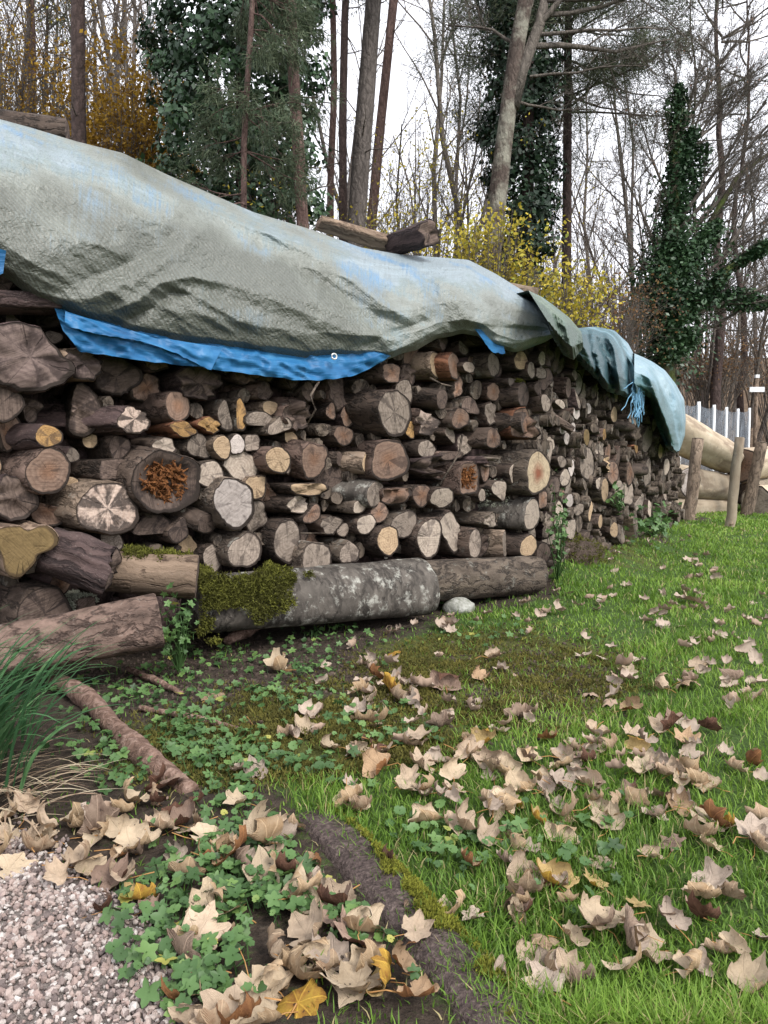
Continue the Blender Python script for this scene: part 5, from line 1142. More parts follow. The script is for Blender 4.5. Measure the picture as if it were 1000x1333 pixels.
# ------------------------------------------------------------------ gravel, grass, moss, ground cover
ICO = np.array([[0, -.526, .851], [0, .526, .851], [0, .526, -.851], [0, -.526, -.851], [.851, 0, .526], [.851, 0, -.526], [-.851, 0, .526], [-.851, 0, -.526], [.526, .851, 0], [.526, -.851, 0], [-.526, .851, 0], [-.526, -.851, 0]])
ICF = np.array([[0, 4, 1], [0, 9, 4], [9, 5, 4], [4, 5, 8], [4, 8, 1], [8, 10, 1], [8, 2, 10], [8, 5, 2], [5, 3, 2], [5, 9, 3], [9, 11, 3], [9, 0, 11], [0, 6, 11], [0, 1, 6], [1, 10, 6], [10, 7, 6], [10, 2, 7], [2, 3, 7], [3, 11, 7], [11, 6, 7]])
ICF = ICF[:, ::1]
def pebbles(P, s, rs, name, mat, **k):
    n = len(P); V = ICO[None] * (1 + rs.uniform(-.28, .28, (n, 12)))[..., None]; V = V * (s[:, None] * rs.uniform(.6, 1.2, (n, 3)))[:, None, :]
    q = rs.normal(0, 1, (n, 4)); q /= np.linalg.norm(q, axis=1)[:, None]; a, b_, c_, d_ = q.T
    Rm = np.stack([np.stack([1 - 2 * (c_ * c_ + d_ * d_), 2 * (b_ * c_ - a * d_), 2 * (b_ * d_ + a * c_)], -1), np.stack([2 * (b_ * c_ + a * d_), 1 - 2 * (b_ * b_ + d_ * d_), 2 * (c_ * d_ - a * b_)], -1), np.stack([2 * (b_ * d_ - a * c_), 2 * (c_ * d_ + a * b_), 1 - 2 * (b_ * b_ + c_ * c_)], -1)], 1)
    V = np.einsum('nij,nkj->nki', Rm, V) + P[:, None]; F = (ICF[None] + 12 * np.arange(n)[:, None, None]).reshape(-1, 3)
    return link(name, np_mesh(name, V.reshape(-1, 3), F, mat, tint=np.repeat(rs.uniform(0, 1, n), 12), smooth=False), None, kind='stuff', **k)
rs = np.random.default_rng(12); gp = np.array(GRAVEL); n = 46000
x = rs.uniform(-1.5, -.1, n); y = rs.uniform(.85, 2.05, n); jx = x + .03 * rs.normal(0, 1, n); jy = y + .03 * rs.normal(0, 1, n); m = in_poly(jx, jy, GRAVEL); x, y = x[m], y[m]
GRM = tint_mat('mixed pink grey gravel', [(0, (.10, .08, .075)), (.25, (.21, .165, .15)), (.45, (.29, .215, .19)), (.65, (.34, .275, .245)), (.85, (.38, .335, .31)), (1, (.50, .46, .43))], .75, 120)
s_ = .0026 + .005 * rs.uniform(0, 1, len(x)) ** 2.2; pebbles(np.stack([x, y, gz(x, y) + s_ * .35 + rs.uniform(0, .004, len(x))], -1), s_, rs, 'gravel', GRM, label='fine pink and grey gravel path at the lower left', cat='gravel')
# soil crumbs
n = 4200; px = np.concatenate([rs.normal(690, 70, n // 2), rs.uniform(100, 520, n // 2)]); py = np.concatenate([rs.normal(888, 30, n // 2), rs.normal(872, 26, n // 2)]); P = ground(px, py); P[:, 2] = gz(P[:, 0], P[:, 1])
s_ = rs.uniform(.003, .010, n); pebbles(P, s_, rs, 'soil_crumbs', tint_mat('dark soil crumbs', [(0, (.025, .018, .014)), (1, (.085, .062, .05))], .95), label='dark crumbly soil at the foot of the pile and in the bare patch', cat='soil')

def blades(n, dmin, dmax, pw, dens, hrange, wpx, rs, name, mat, lean=.5, tintb=.5, xspan=.82, clump=7.0):
    d = dmin + (dmax - dmin) * rs.uniform(0, 1, n) ** pw; x = rs.uniform(-xspan, xspan, n) * d; y = d
    c_, wd_ = cover(x, y); k = dens(c_, wd_, x, y); m = rs.uniform(0, 1, n) < k; x, y, d, k = x[m], y[m], d[m], k[m]; n = len(x)
    h = rs.uniform(*hrange, n) * (.6 + .5 * k) * (1 + .4 * vn(x * clump, y * clump, 0, 33)); az = 6.28 * (vn(x * 3, y * 3, 0, 41) + .5 * rs.uniform(-1, 1, n)); le = lean * rs.uniform(.2, 1.6, n)
    dx, dy = np.cos(az) * le, np.sin(az) * le; w = np.maximum(.0014, wpx * d / 1000) * rs.uniform(.7, 1.3, n); sa = az + PI / 2 + rs.normal(0, .5, n); sx, sy = np.cos(sa) * w, np.sin(sa) * w
    b = np.stack([x, y, gz(x, y) - .004], -1); up = np.stack([dx, dy, np.ones(n)], -1); up /= np.linalg.norm(up, axis=1)[:, None]
    mid = b + up * (h * .55)[:, None]; up2 = np.stack([dx * 2.6, dy * 2.6, np.ones(n) * .75], -1); up2 /= np.linalg.norm(up2, axis=1)[:, None]; tip = mid + up2 * (h * .5)[:, None]
    sv = np.stack([sx, sy, np.zeros(n)], -1); V = np.stack([b - sv, b + sv, mid + sv * .8, mid - sv * .8, tip], 1).reshape(-1, 3); o5 = 5 * np.arange(n)[:, None]
    t = np.clip(tintb + .28 * vn(x * 2.2, y * 2.2, 0, 51) + rs.normal(0, .16, n), 0, 1); t = np.where(rs.uniform(0, 1, n) < .06, .97, t * .9)
    return np_mesh(name, V, [o5 + np.array([[0, 1, 2, 3]]), o5 + np.array([[3, 2, 4]])], mat, tint=np.repeat(t, 5), smooth=True)
GRASSM = tint_mat('lawn grass', [(0, (.05, .10, .014)), (.35, (.12, .225, .028)), (.65, (.20, .33, .045)), (.86, (.28, .385, .08)), (.94, (.36, .32, .14)), (1, (.44, .36, .19))], .6, trans=.35, spec=.35)
def dl(c_, wd_, x, y): return c_[:, 0] * np.clip(.75 + .5 * vn(x * 5, y * 5, 0, 61), .15, 1) + .06 * c_[:, 1] + .10 * c_[:, 2] * (1 - c_[:, 3]) * (vn(x * 4, y * 4, 0, 2) > .1)
link('lawn_grass', blades(450000, 1.0, 15.5, 1.55, dl, (.020, .052), .62, rs, 'lawn_grass', GRASSM), None, 'short green lawn with yellowing blades right of the woodpile', 'grass', None, 'stuff')
# moss fuzz
n = 40000; px = np.concatenate([rs.normal(640, 150, n // 2), rs.normal(420, 130, n // 2)]); py = np.concatenate([rs.normal(885, 50, n // 2), rs.normal(960, 50, n // 2)]); P = ground(px, py); c_, _w = cover(P[:, 0], P[:, 1])
m = rs.uniform(0, 1, n) < c_[:, 1] * np.clip(.6 + .8 * vn(P[:, 0] * 9, P[:, 1] * 9, 0, 71), 0, 1); P = P[m]; P[:, 2] = gz(P[:, 0], P[:, 1]) + .002
P2 = ground(rs.normal(760, 48, 5000), rs.normal(716, 11, 5000)); P2[:, 2] = gz(P2[:, 0], P2[:, 1]); P2 = P2[fbm(P2[:, 0] * 6, P2[:, 1] * 6, 0, 4) > -.05]
P = np.concatenate([P, P2]); link('ground_moss', moss_mesh('ground_moss', P, np.tile([0, 0, 1.0], (len(P), 1)), .011, 6, 9, tint_mat('ground moss', [(0, (.04, .038, .010)), (.5, (.12, .11, .024)), (1, (.26, .23, .05))], .95)), None, 'olive moss over the soil beside the pile', 'moss', None, 'stuff')

def herbs(P, size, h, rs, name, mat, lobes=0, k=9, tilt=.5, droop=.12):
    """small leaves on stalks: one scalloped or lobed disc each"""
    n = len(P); th = np.linspace(0, 2 * PI, k, endpoint=False); R = 1 + (.28 * np.cos(lobes * th) if lobes else .09 * np.cos(th * (k // 2))); R = R * (1 - .45 * np.exp(-(np.abs(np.angle(np.exp(1j * (th - PI)))) / .35) ** 2))
    nrm = np.stack([rs.normal(0, tilt, n), rs.normal(0, tilt, n) - .25, np.ones(n)], -1); nrm /= np.linalg.norm(nrm, axis=1)[:, None]; a = np.cross(nrm, rs.normal(0, 1, (n, 3))); a /= np.linalg.norm(a, axis=1)[:, None]; b = np.cross(nrm, a)
    c = P + nrm * h[:, None]; s = size[:, None, None]
    V = c[:, None] + s * (a[:, None] * (R * np.cos(th))[None, :, None] + b[:, None] * (R * np.sin(th))[None, :, None]) + nrm[:, None] * (s * droop * np.cos(2 * th)[None, :, None]); V = np.concatenate([c[:, None] - nrm[:, None] * s * .22, V], 1)
    j = np.arange(k); F = np.stack([np.zeros(k, int), 1 + j, 1 + (j + 1) % k], -1); F = (F[None] + (k + 1) * np.arange(n)[:, None, None]).reshape(-1, 3); t = np.clip(rs.normal(.5, .22, n), 0, 1); T = np.repeat(t, k + 1)
    st = MB(); w = .0011; q = np.stack([P - [w, 0, 0], P + [w, 0, 0], c + [w, 0, 0], c - [w, 0, 0]], 1).reshape(-1, 3); o = len(V) * (k + 1)
    Fs = (np.arange(4)[None] + 4 * np.arange(n)[:, None]) + o
    return np_mesh(name, np.concatenate([V.reshape(-1, 3), q]), [F, Fs], mat, tint=np.concatenate([T, np.repeat(t * .6, 4)]))
HERBM = tint_mat('ground ivy leaf', [(0, (.03, .065, .02)), (.4, (.062, .13, .038)), (.75, (.11, .20, .062)), (.93, (.14, .23, .06)), (1, (.34, .33, .08))], .5, trans=.25, spec=.4)
HCL = [(400, 862, 60, 16, 70), (345, 905, 50, 18, 70), (440, 930, 60, 20, 60), (500, 960, 50, 20, 45), (250, 930, 50, 20, 60), (620, 830, 50, 10, 35), (760, 740, 50, 10, 45), (225, 880, 45, 25, 60), (150, 900, 60, 25, 60), (260, 970, 45, 25, 90), (300, 985, 50, 20, 80), (120, 965, 30, 35, 50), (170, 1000, 30, 30, 40), (350, 1030, 45, 40, 95), (370, 1150, 55, 35, 110), (260, 1150, 50, 30, 60), (300, 1080, 50, 30, 60), (220, 1220, 45, 40, 95), (260, 1270, 50, 35, 85), (400, 1010, 40, 30, 60), (420, 1085, 20, 20, 40), (520, 1230, 25, 22, 40), (575, 1265, 30, 20, 40), (330, 1180, 40, 25, 70), (430, 830, 50, 12, 60), (300, 860, 40, 15, 40), (235, 830, 16, 28, 40), (850, 692, 26, 14, 110), (800, 715, 40, 10, 50), (560, 790, 40, 8, 25), (640, 1100, 60, 30, 40), (560, 1100, 40, 30, 40), (740, 1130, 80, 50, 40), (720, 690, 10, 25, 40), (470, 1200, 25, 20, 40)]
Pp = []; Ss = []; Hh = []
for cx, cy, sx, sy, n in HCL:
    n = int(n * 1.05); px = rs.normal(cx, sx * .75, n); py = rs.normal(cy, sy * .75, n); P = ground(px, py); P[:, 2] = gz(P[:, 0], P[:, 1]); Pp.append(P); Ss.append(rs.uniform(.0055, .0145, n) * (1.5 if cy < 720 else 1)); Hh.append(rs.uniform(.01, .045, n))
Pp = np.concatenate(Pp); ed = np.min(np.linalg.norm(Pp[:, None, :2] - es[None, ::2, :2], axis=2), axis=1); okp = ed > .085; Ss = np.concatenate(Ss); Hh = np.concatenate(Hh); Pp, Ss, Hh = Pp[okp], Ss[okp], Hh[okp]; m = rs.uniform(0, 1, len(Pp)) < .55
link('ground_ivy', herbs(Pp[m], Ss[m], Hh[m], rs, 'ground_ivy', HERBM, 0, 18, .35), None, 'round leaved ground ivy spreading between the pile and the gravel', 'ground cover', None, 'stuff')
link('creeping_cinquefoil', herbs(Pp[~m], Ss[~m] * 1.25, Hh[~m], rs, 'creeping_cinquefoil', HERBM, 5, 20, .4), None, 'lobed creeping plants among the fallen leaves', 'ground cover', None, 'stuff')

# plants that climb the pile: ivy at its far end, weeds beside the flaky log, a sprig in the far stack
for wall, n0, cx, cy, sx, sy, n, sz, lob, nm, lab in ((WB, .16, 852, 684, 13, 13, 110, .032, 5, 'ivy_plant', 'dark ivy plant climbing the far end of the pile'), (WA, .40, 232, 822, 14, 24, 70, .014, 5, 'weed', 'leafy weed growing in the gap between the flaky log and the lichen spotted beam'), (WB, .16, 806, 646, 5, 9, 26, .022, 0, 'sprig', 'light green sprig growing out of the far stack'), (WB, .22, 726, 690, 6, 30, 70, .016, 5, 'weed', 'yellow green weed at the corner where the far stack begins')):
    P = wall.hit(rs.normal(cx, sx, n), rs.normal(cy, sy, n), n0 + rs.normal(0, .03, n)); mb = MB()
    root_ = wall.hit(np.float64(cx), np.float64(cy + sy * 2.2), n0 - .05); root_[2] = max(root_[2], float(gz(root_[0], root_[1])) - .02)
    for q_ in P[::max(1, n // 14)]: mb.tube([root_, root_ * .5 + q_ * .5 + rs.normal(0, .015, 3), q_], [.004, .003, .0015], 4, .3, False)
    po = link(nm, mb.mesh('stems', HERBM), None, lab, 'plant'); po['kind'] = 'thing'; fo_ = link('foliage', herbs(P, sz * rs.uniform(.6, 1.2, n), rs.uniform(.01, .04, n), rs, nm, HERBM, lob, 20 if lob else 14, .9)); fo_.parent = po; fo_['kind'] = 'stuff'
mb = MB(); c0 = gpt(730, 748, -.03); V, F = stone(np.zeros(3), [.30, .24, .17], 8, 22); V = V * (1 + .15 * fbm(V[:, 0] * 9, V[:, 1] * 9, V[:, 2] * 9, 3))[:, None] + c0; mb.add(V, F)
g = NT('dark earth'); o = g.tex('Object'); f = g.noise(o, 40, 5, .7); EARTH = g.done(g.ramp(f, [(.3, (.025, .018, .013)), (.7, (.09, .065, .05))]), g.bump(f, .9, .02), .95)
mm = link('earth_mound', mb.mesh('earth_mound', EARTH), None, 'low earth mound with yellow moss at the right end of the beams', 'mound'); Nn = V - c0; Nn /= np.linalg.norm(Nn, axis=1)[:, None]; i = rs.integers(0, len(V), 2600); q_ = V[i] + rs.normal(0, .012, (2600, 3)); k_ = (Nn[i][:, 2] > -.1) & (fbm(q_[:, 0] * 8, q_[:, 1] * 8, q_[:, 2] * 8, 9) > -.22); c = link('moss_cushion', moss_mesh('moss_cushion', q_[k_], Nn[i][k_], .012, 8, 3)); c.parent = mm
for pts, rr_, lab in (([(415, 497, .16), (404, 515, .2), (411, 533, .2), (400, 552, .14)], .006, 'crooked dead twig hanging down left of the big dark log'), ([(602, 566, .16), (598, 590, .22), (588, 606, .22), (572, 632, .2)], .007, 'bare twig leaning across the splintered chunk'), ([(390, 694, .2), (425, 694, .22)], .003, 'thin straight stick above the grey halves'), ([(560, 492, .16), (575, 500, .22), (590, 503, .2)], .006, 'frayed bark shred under the debarked red log')):
    P = np.array([WA.hit(np.float64(a), np.float64(b_), n_) for a, b_, n_ in pts]); mb = MB(); mb.tube(P, np.linspace(rr_, rr_ * .6, len(P)), 6, 0, True, .1); link('twig', mb.mesh('twig', BARK['grey']), None, lab, 'twig')
# long leaved clump at the left
def strap(mb, base, az, L, w, arch, n=9, t=.5, rs=rs):
    s = np.linspace(0, 1, n); th = arch[0] + (arch[1] - arch[0]) * s ** 1.3; dx = np.cumsum(np.sin(th)) * L / n; dz = np.cumsum(np.cos(th)) * L / n
    c = base + np.stack([np.cos(az) * dx, np.sin(az) * dx, dz], -1); sv = np.array([-math.sin(az), math.cos(az), 0]); ww = w * np.minimum(1, (1 - s) * 2.4 + .04) * (1 if True else 0)
    kz = np.array([0, 0, -.25]); V = np.stack([c - sv * ww[:, None], c + kz * ww[:, None], c + sv * ww[:, None]], 1).reshape(-1, 3); i = 3 * np.arange(n - 1)[:, None]
    F = np.concatenate([i + np.array([[0, 1, 4, 3]]), i + np.array([[1, 2, 5, 4]])]); mb.add(V, F, t)
CLM = tint_mat('long green strap leaf', [(0, (.025, .075, .03)), (.5, (.06, .15, .06)), (1, (.13, .25, .10))], .45, trans=.25, spec=.4)
DRYM = tint_mat('dry straw blade', [(0, (.25, .16, .11)), (.5, (.42, .32, .22)), (1, (.55, .47, .34))], .7, trans=.2)
clump = bpy.data.objects.new('grass_clump', None); COL.objects.link(clump); cb = gpt(-70, 1010); clump.location = cb; clump['label'] = 'tuft of long arching green leaves with dry straw at the left edge'; clump['category'] = 'plant'
Mi = Matrix.Translation(-Vector(cb))
gb = 0; mb2 = MB()
for k in range(250):
    bx = rs.uniform(-190, 0) if k % 3 else rs.uniform(-60, 30); by = rs.uniform(965, 1060); base = gpt(bx, by); az = rs.normal(.15, .55); L = rs.uniform(.26, .50)
    if k < 185:
        mb = MB(); strap(mb, base, az, L, rs.uniform(.0045, .0085), (rs.uniform(.0, .3), rs.uniform(.8, 1.9)), 10, float(np.clip(rs.normal(.5, .25), 0, 1)))
        c = link('long_leaf', mb.mesh('long_leaf', CLM)); c.parent = clump; c.matrix_parent_inverse = Mi
    else: strap(mb2, gpt(rs.uniform(-150, 40), rs.uniform(1015, 1075)), rs.normal(0.0, .6), rs.uniform(.12, .3), rs.uniform(.0015, .0032), (rs.uniform(.7, 1.1), rs.uniform(1.5, 2.0)), 8, rs.uniform(0, 1))
for k in range(50): strap(mb2, gpt(rs.uniform(-150, 50), rs.uniform(1020, 1080)), rs.normal(-.2, .6), rs.uniform(.12, .32), rs.uniform(.0015, .003), (rs.uniform(.8, 1.2), rs.uniform(1.5, 1.9)), 8, rs.uniform(0, 1))
c = link('dry_straw', mb2.mesh('dry_straw', DRYM)); c.parent = clump; c.matrix_parent_inverse = Mi
# ------------------------------------------------------------------ woodland
def linkb(name, me, *a, **k):
    o = link(name, me, *a, **k); o['kind'] = 'stuff'; return o
def rot_about(v, ax, a):
    ax = unit(ax); return v * math.cos(a) + np.cross(ax, v) * math.sin(a) + ax * (ax @ v) * (1 - math.cos(a))
def grow(mb, rs, p, d, L, r, lvl, P, tips, sub=None):
    n = 5 if lvl >= 2 else (4 if lvl == 1 else 3)
    pts = [p]; dd = d.copy()
    for k in range(n):
        dd = unit(dd + rs.normal(0, P['wob'], 3) + np.array([0, 0, P['up']])); pts.append(pts[-1] + dd * L / n)
    pts = np.array(pts); rad = r * np.linspace(1, P['tip'], n + 1)
    (sub if sub is not None and lvl < P['lv'] else mb).tube(pts, rad, 6 if lvl >= 3 else (5 if lvl == 2 else (4 if lvl == 1 else 3)), 0, False)
    if lvl == 0: tips.append((pts[-1], dd)); return
    nc = P['n'][lvl]
    for k in range(nc):
        t = P['t0'] + (1 - P['t0']) * (k + rs.uniform(0, 1)) / nc; f = t * n; i = min(int(f), n - 1); q = pts[i] + (pts[i + 1] - pts[i]) * (f - i); dv = unit(pts[i + 1] - pts[i])
        ax = np.cross(dv, rs.normal(0, 1, 3)); c = rot_about(dv, ax, math.radians(rs.uniform(*P['ang']))); grow(mb, rs, q, c, L * P['len'] * rs.uniform(.6, 1.2) * (1.15 - .5 * t), max(P.get('rmin', .003), r * (1 - t * .55) * P['rr']), lvl - 1, P, tips, sub)
    if lvl < P['lv'] or True: tips.append((pts[-1], dd))
def leafquads(P, size, rs, facing=None, jit=.8, asp=.62):
    n = len(P); N_ = rs.normal(0, 1, (n, 3)) * jit + (0 if facing is None else facing); N_ /= np.linalg.norm(N_, axis=1)[:, None]; a = np.cross(N_, rs.normal(0, 1, (n, 3))); a /= np.linalg.norm(a, axis=1)[:, None]; b = np.cross(N_, a); s = np.broadcast_to(size, (n,))[:, None]
    V = np.stack([P - a * s, P + b * s * asp, P + a * s, P - b * s * asp], 1).reshape(-1, 3); return V, np.arange(n * 4).reshape(-1, 4)
def leaf_obj(name, P, size, rs, mat, facing=None, tint=None, jit=.8):
    V, F = leafquads(P, size, rs, facing, jit); t = rs.uniform(0, 1, len(P)) if tint is None else np.clip(tint + rs.normal(0, .12, len(P)), 0, 1)
    return np_mesh(name, V, F, mat, tint=np.repeat(t, 4), smooth=False)
def needle_obj(name, P, D, per, L, rs, mat, w=.006, spread=.7, jit=.06):
    n = len(P) * per; i = np.repeat(np.arange(len(P)), per); d = D[i] + rs.normal(0, spread, (n, 3)); d /= np.linalg.norm(d, axis=1)[:, None]; p = P[i] + rs.normal(0, jit, (n, 3)); a = np.cross(d, rs.normal(0, 1, (n, 3))); a /= np.linalg.norm(a, axis=1)[:, None]
    l = (L * rs.uniform(.6, 1.3, n))[:, None]; V = np.stack([p - a * w, p + a * w, p + d * l], 1).reshape(-1, 3); return np_mesh(name, V, np.arange(n * 3).reshape(-1, 3), mat, tint=np.repeat(rs.uniform(0, 1, n), 3), smooth=False)
def tbark(name, ca, cb, moss=None, zs=.35):
    g = NT(name); o = g.tex('Object'); st = g.map(g.vmath('ADD', o, g.vmath('MULTIPLY', g.noise(o, 5, 3, out=1), (.16, .16, .16))), (1, 1, zs)); f = g.noise(st, 12, 5, .7); v = g.n('TexVoronoi', {'Vector': st, 'Scale': 11}, feature='DISTANCE_TO_EDGE')
    c = g.ramp(f, [(.3, ca), (.7, cb)]); c = g.mix(g.rng(v, 0, .12, .5, 1), tuple(x * .5 for x in ca), c)
    if moss: c = g.mix(g.rng(g.noise(o, 2.2, 4, .7), .45, .62), c, moss)
    return g.done(c, g.bump(g.math('ADD', f, v), .8, .05), .9)
TB = {'pine': tbark('reddish pine bark', (.07, .042, .036), (.17, .11, .095)), 'dark': tbark('dark wet trunk', (.035, .024, .021), (.09, .062, .056)), 'grey': tbark('grey brown trunk', (.06, .05, .045), (.15, .128, .115)),
      'mottled': tbark('mottled trunk with lichen', (.05, .038, .032), (.12, .09, .075), (.22, .21, .17)), 'twig': tbark('purplish brown twigs', (.078, .066, .056), (.165, .142, .12)), 'red': tbark('reddish twigs', (.095, .072, .056), (.19, .145, .115)), 'mossy': tbark('mossy limb', (.05, .04, .03), (.10, .085, .06), (.08, .11, .025))}
IVYM = tint_mat('ivy leaves', [(0, (.010, .028, .012)), (.5, (.032, .072, .03)), (.85, (.065, .125, .052)), (1, (.10, .17, .075))], .45, spec=.45, trans=.1)
IVYD = tint_mat('dark ivy leaves', [(0, (.007, .018, .010)), (.6, (.018, .045, .02)), (1, (.045, .085, .035))], .5, spec=.4)
PINEM = tint_mat('pine needles', [(0, (.045, .06, .035)), (.6, (.09, .11, .065)), (1, (.15, .165, .095))], .6, trans=.2)
YELM = tint_mat('yellow autumn leaves', [(0, (.20, .19, .03)), (.4, (.42, .34, .04)), (.8, (.58, .46, .06)), (1, (.32, .36, .07))], .6, trans=.4)
AMBM = tint_mat('amber autumn leaves', [(0, (.12, .06, .012)), (.5, (.28, .16, .018)), (1, (.45, .28, .035))], .6, trans=.4)
BRNM = tint_mat('brown withered leaves', [(0, (.09, .05, .03)), (.6, (.18, .10, .05)), (1, (.28, .17, .07))], .7, trans=.3)
def base_at(px, d): X_ = (px - 500) / 1000. * d; return np.array([X_, d, float(gz(X_, d, False)) - .1])
def trunk_line(px0, py0, px1, py1, d, top):
    """a trunk that passes the two sight points at depth d, from the ground up to height top"""
    A = pt(px0, py0, d); B = pt(px1, py1, d); u_ = (B - A) / (B[2] - A[2]); zb = float(gz(A[0], d, False)) - .2
    return A + u_ * (zb - A[2]), A + u_ * (top - A[2])
def pole_tree(name, px0, py0, px1, py1, d, wpx, top, mat, label, cat='tree', seed=0, taper=.55, wob=.05, needles=True, group=None):
    rs = np.random.default_rng(seed + 100); B, T = trunk_line(px0, py0, px1, py1, d, top); n = 22; t = np.linspace(0, 1, n); pts = B + (T - B) * t[:, None]
    off = np.stack([fbm(t * 4, seed, 0, seed), fbm(t * 4, seed + 9, 0, seed), 0 * t], -1) * wob * 1.5; off[0] = 0; pts = pts + off; r = wpx * d / 2000
    rad = r * (1.08 - (1.08 - taper) * t) * (1 + .25 * np.exp(-t * 18)); mb = MB(); mb.tube(pts, rad, 12, 0, True, .05)
    o = link(name, mb.mesh('trunk', mat), None, label, cat, group); tips = []
    cb = MB(); Pm = dict(wob=.13, up=.02, tip=.3, n=[0, 5, 7, 6], t0=.3, ang=(30, 70), len=.5, rr=.5, lv=9, rmin=.006)
    hi = pts[-1][2] - pts[0][2]
    for k in range(14):
        f = rs.uniform(.62, 1); q = B + (T - B) * f; a = rs.uniform(0, 6.28); grow(cb, rs, q, unit(np.array([math.cos(a), math.sin(a), rs.uniform(-.1, .5)])), 2.0 * rs.uniform(.6, 1.1), r * .28, 2, Pm, tips)
    for k in range(6):      # dead snags below the crown
        f = rs.uniform(.25, .6); q = B + (T - B) * f; a = rs.uniform(0, 6.28); grow(cb, rs, q, unit(np.array([math.cos(a), math.sin(a), rs.uniform(-.3, .3)])), .9 * rs.uniform(.4, 1), .018, 1, Pm, [])
    c = linkb('branches', cb.mesh('branches', TB['twig'])); c.parent = o
    if needles and tips:
        c = link('needles', needle_obj('needles', np.array([q[0] for q in tips]), np.array([q[1] for q in tips]), 26, .22, rs, PINEM, .010, .8, .14)); c.parent = o
    return o
PG = 'pine trunks behind the woodpile'
pole_tree('pine_tree', 103, 180, 102, 0, 14, 20, 17, TB['dark'], 'dark straight pine trunk at the upper left above the tarpaulin', seed=1, group=PG)
pole_tree('pine_tree', 42, 150, 38, 0, 19, 13, 17, TB['pine'], 'thin pinkish pine trunk farthest left', seed=2, group=PG)
pole_tree('pine_tree', 391, 280, 382, 0, 12, 17, 14, TB['pine'], 'reddish pine trunk standing before the ivy covered tree', seed=3, group=PG)
pole_tree('pine_tree', 429, 270, 434, 0, 20, 10, 19, TB['pine'], 'thinnest straight reddish pine trunk right of the ivy tree', seed=4, group=PG)
pole_tree('pine_tree', 446, 270, 452, 0, 19, 12, 19, TB['dark'], 'slim dark pine trunk left of the thick leaning trunk', seed=5, group=PG)
pole_tree('pine_tree', 462, 300, 488, 0, 15, 26, 16, TB['grey'], 'thick grey pine trunk leaning right in the middle', seed=6, group=PG)
pole_tree('pine_tree', 488, 250, 512, 0, 18, 14, 19, TB['pine'], 'reddish pine trunk leaning right behind the thick grey one', seed=7, group=PG)

def ivy_column(name, px, d, wpx_of_y, label, seed, n, leaf, mat, trunk_px=None, ytop=-250, ybot=420, ex=None, depthf=.9, clumps=260, holes=.0):
    """dense ivy over a whole tree: clumps of leaves on an uneven column; wpx_of_y gives left and right edges at heights in the frame"""
    rs = np.random.default_rng(seed); ys, xl, xr = np.array(wpx_of_y, float).T; yy = rs.uniform(ytop, ybot, clumps); L = np.interp(yy, ys, xl); R = np.interp(yy, ys, xr); c = (L + R) / 2; w = (R - L) / 2
    a = rs.uniform(0, 2 * PI, clumps); q = rs.uniform(.45, 1.0, clumps) ** .6 * (1 + .16 * rs.normal(0, 1, clumps)); P = at_depth(c + w * q * np.cos(a), yy, d); P[:, 1] += (w * q * np.sin(a)) * d / 1000 * depthf
    axis_ = at_depth(c, yy, d); out = P - axis_; out[:, 2] += .05; out /= np.linalg.norm(out, axis=1)[:, None] + 1e-6
    per = n // clumps; i = np.repeat(np.arange(clumps), per); rad = (rs.uniform(.16, .42, clumps))[i]; dv = rs.normal(0, 1, (len(i), 3)); dv /= np.linalg.norm(dv, axis=1)[:, None]; pos = P[i] + dv * rad[:, None] * rs.uniform(.3, 1, len(i))[:, None] ** .5 * [1, 1, .8]
    fac = dv * .8 + out[i] * .6 + np.array([0, 0, .35]); ct = rs.uniform(.1, .65, clumps)[i]
    B = base_at(float(np.interp(ybot, ys, (xl + xr) / 2)), d); T = at_depth(np.float64(np.interp(ytop, ys, (xl + xr) / 2)), np.float64(ytop), d); t = np.linspace(0, 1, 14)[:, None]; mb = MB(); mb.tube(B + (T - B) * t, .16 * (1.1 - .7 * t[:, 0]), 9, 0, True, .06)
    o = link(name, mb.mesh('trunk', TB['dark']), None, label, 'tree', 'ivy covered trees'); cb = MB()
    for k in range(40):
        j = rs.integers(0, clumps); q0 = axis_[j]; cb.tube([q0, (q0 + P[j]) / 2 + [0, 0, -.05], P[j], P[j] + out[j] * .5], [.03, .02, .01, .004], 4)
    c2 = linkb('branches', cb.mesh('branches', TB['twig'])); c2.parent = o
    c3 = link('ivy_foliage', leaf_obj('ivy_foliage', pos, leaf * rs.uniform(.6, 1.25, len(pos)), rs, mat, fac, ct, .45)); c3.parent = o
    return o
ivy_column('ivy_covered_tree', 300, 13.5, [(-300, 220, 400), (0, 200, 412), (100, 205, 404), (200, 216, 402), (260, 225, 410), (420, 235, 410)], 'massive dark green ivy covered tree behind the tarpaulin', 21, 38000, .062, IVYM, clumps=560)
ivy_column('ivy_covered_tree', 675, 17.0, [(-300, 650, 735), (0, 640, 726), (100, 626, 722), (200, 622, 724), (300, 640, 722), (420, 650, 720)], 'dark ivy column behind the mottled leaning trunk', 22, 22000, .062, IVYD, clumps=360)

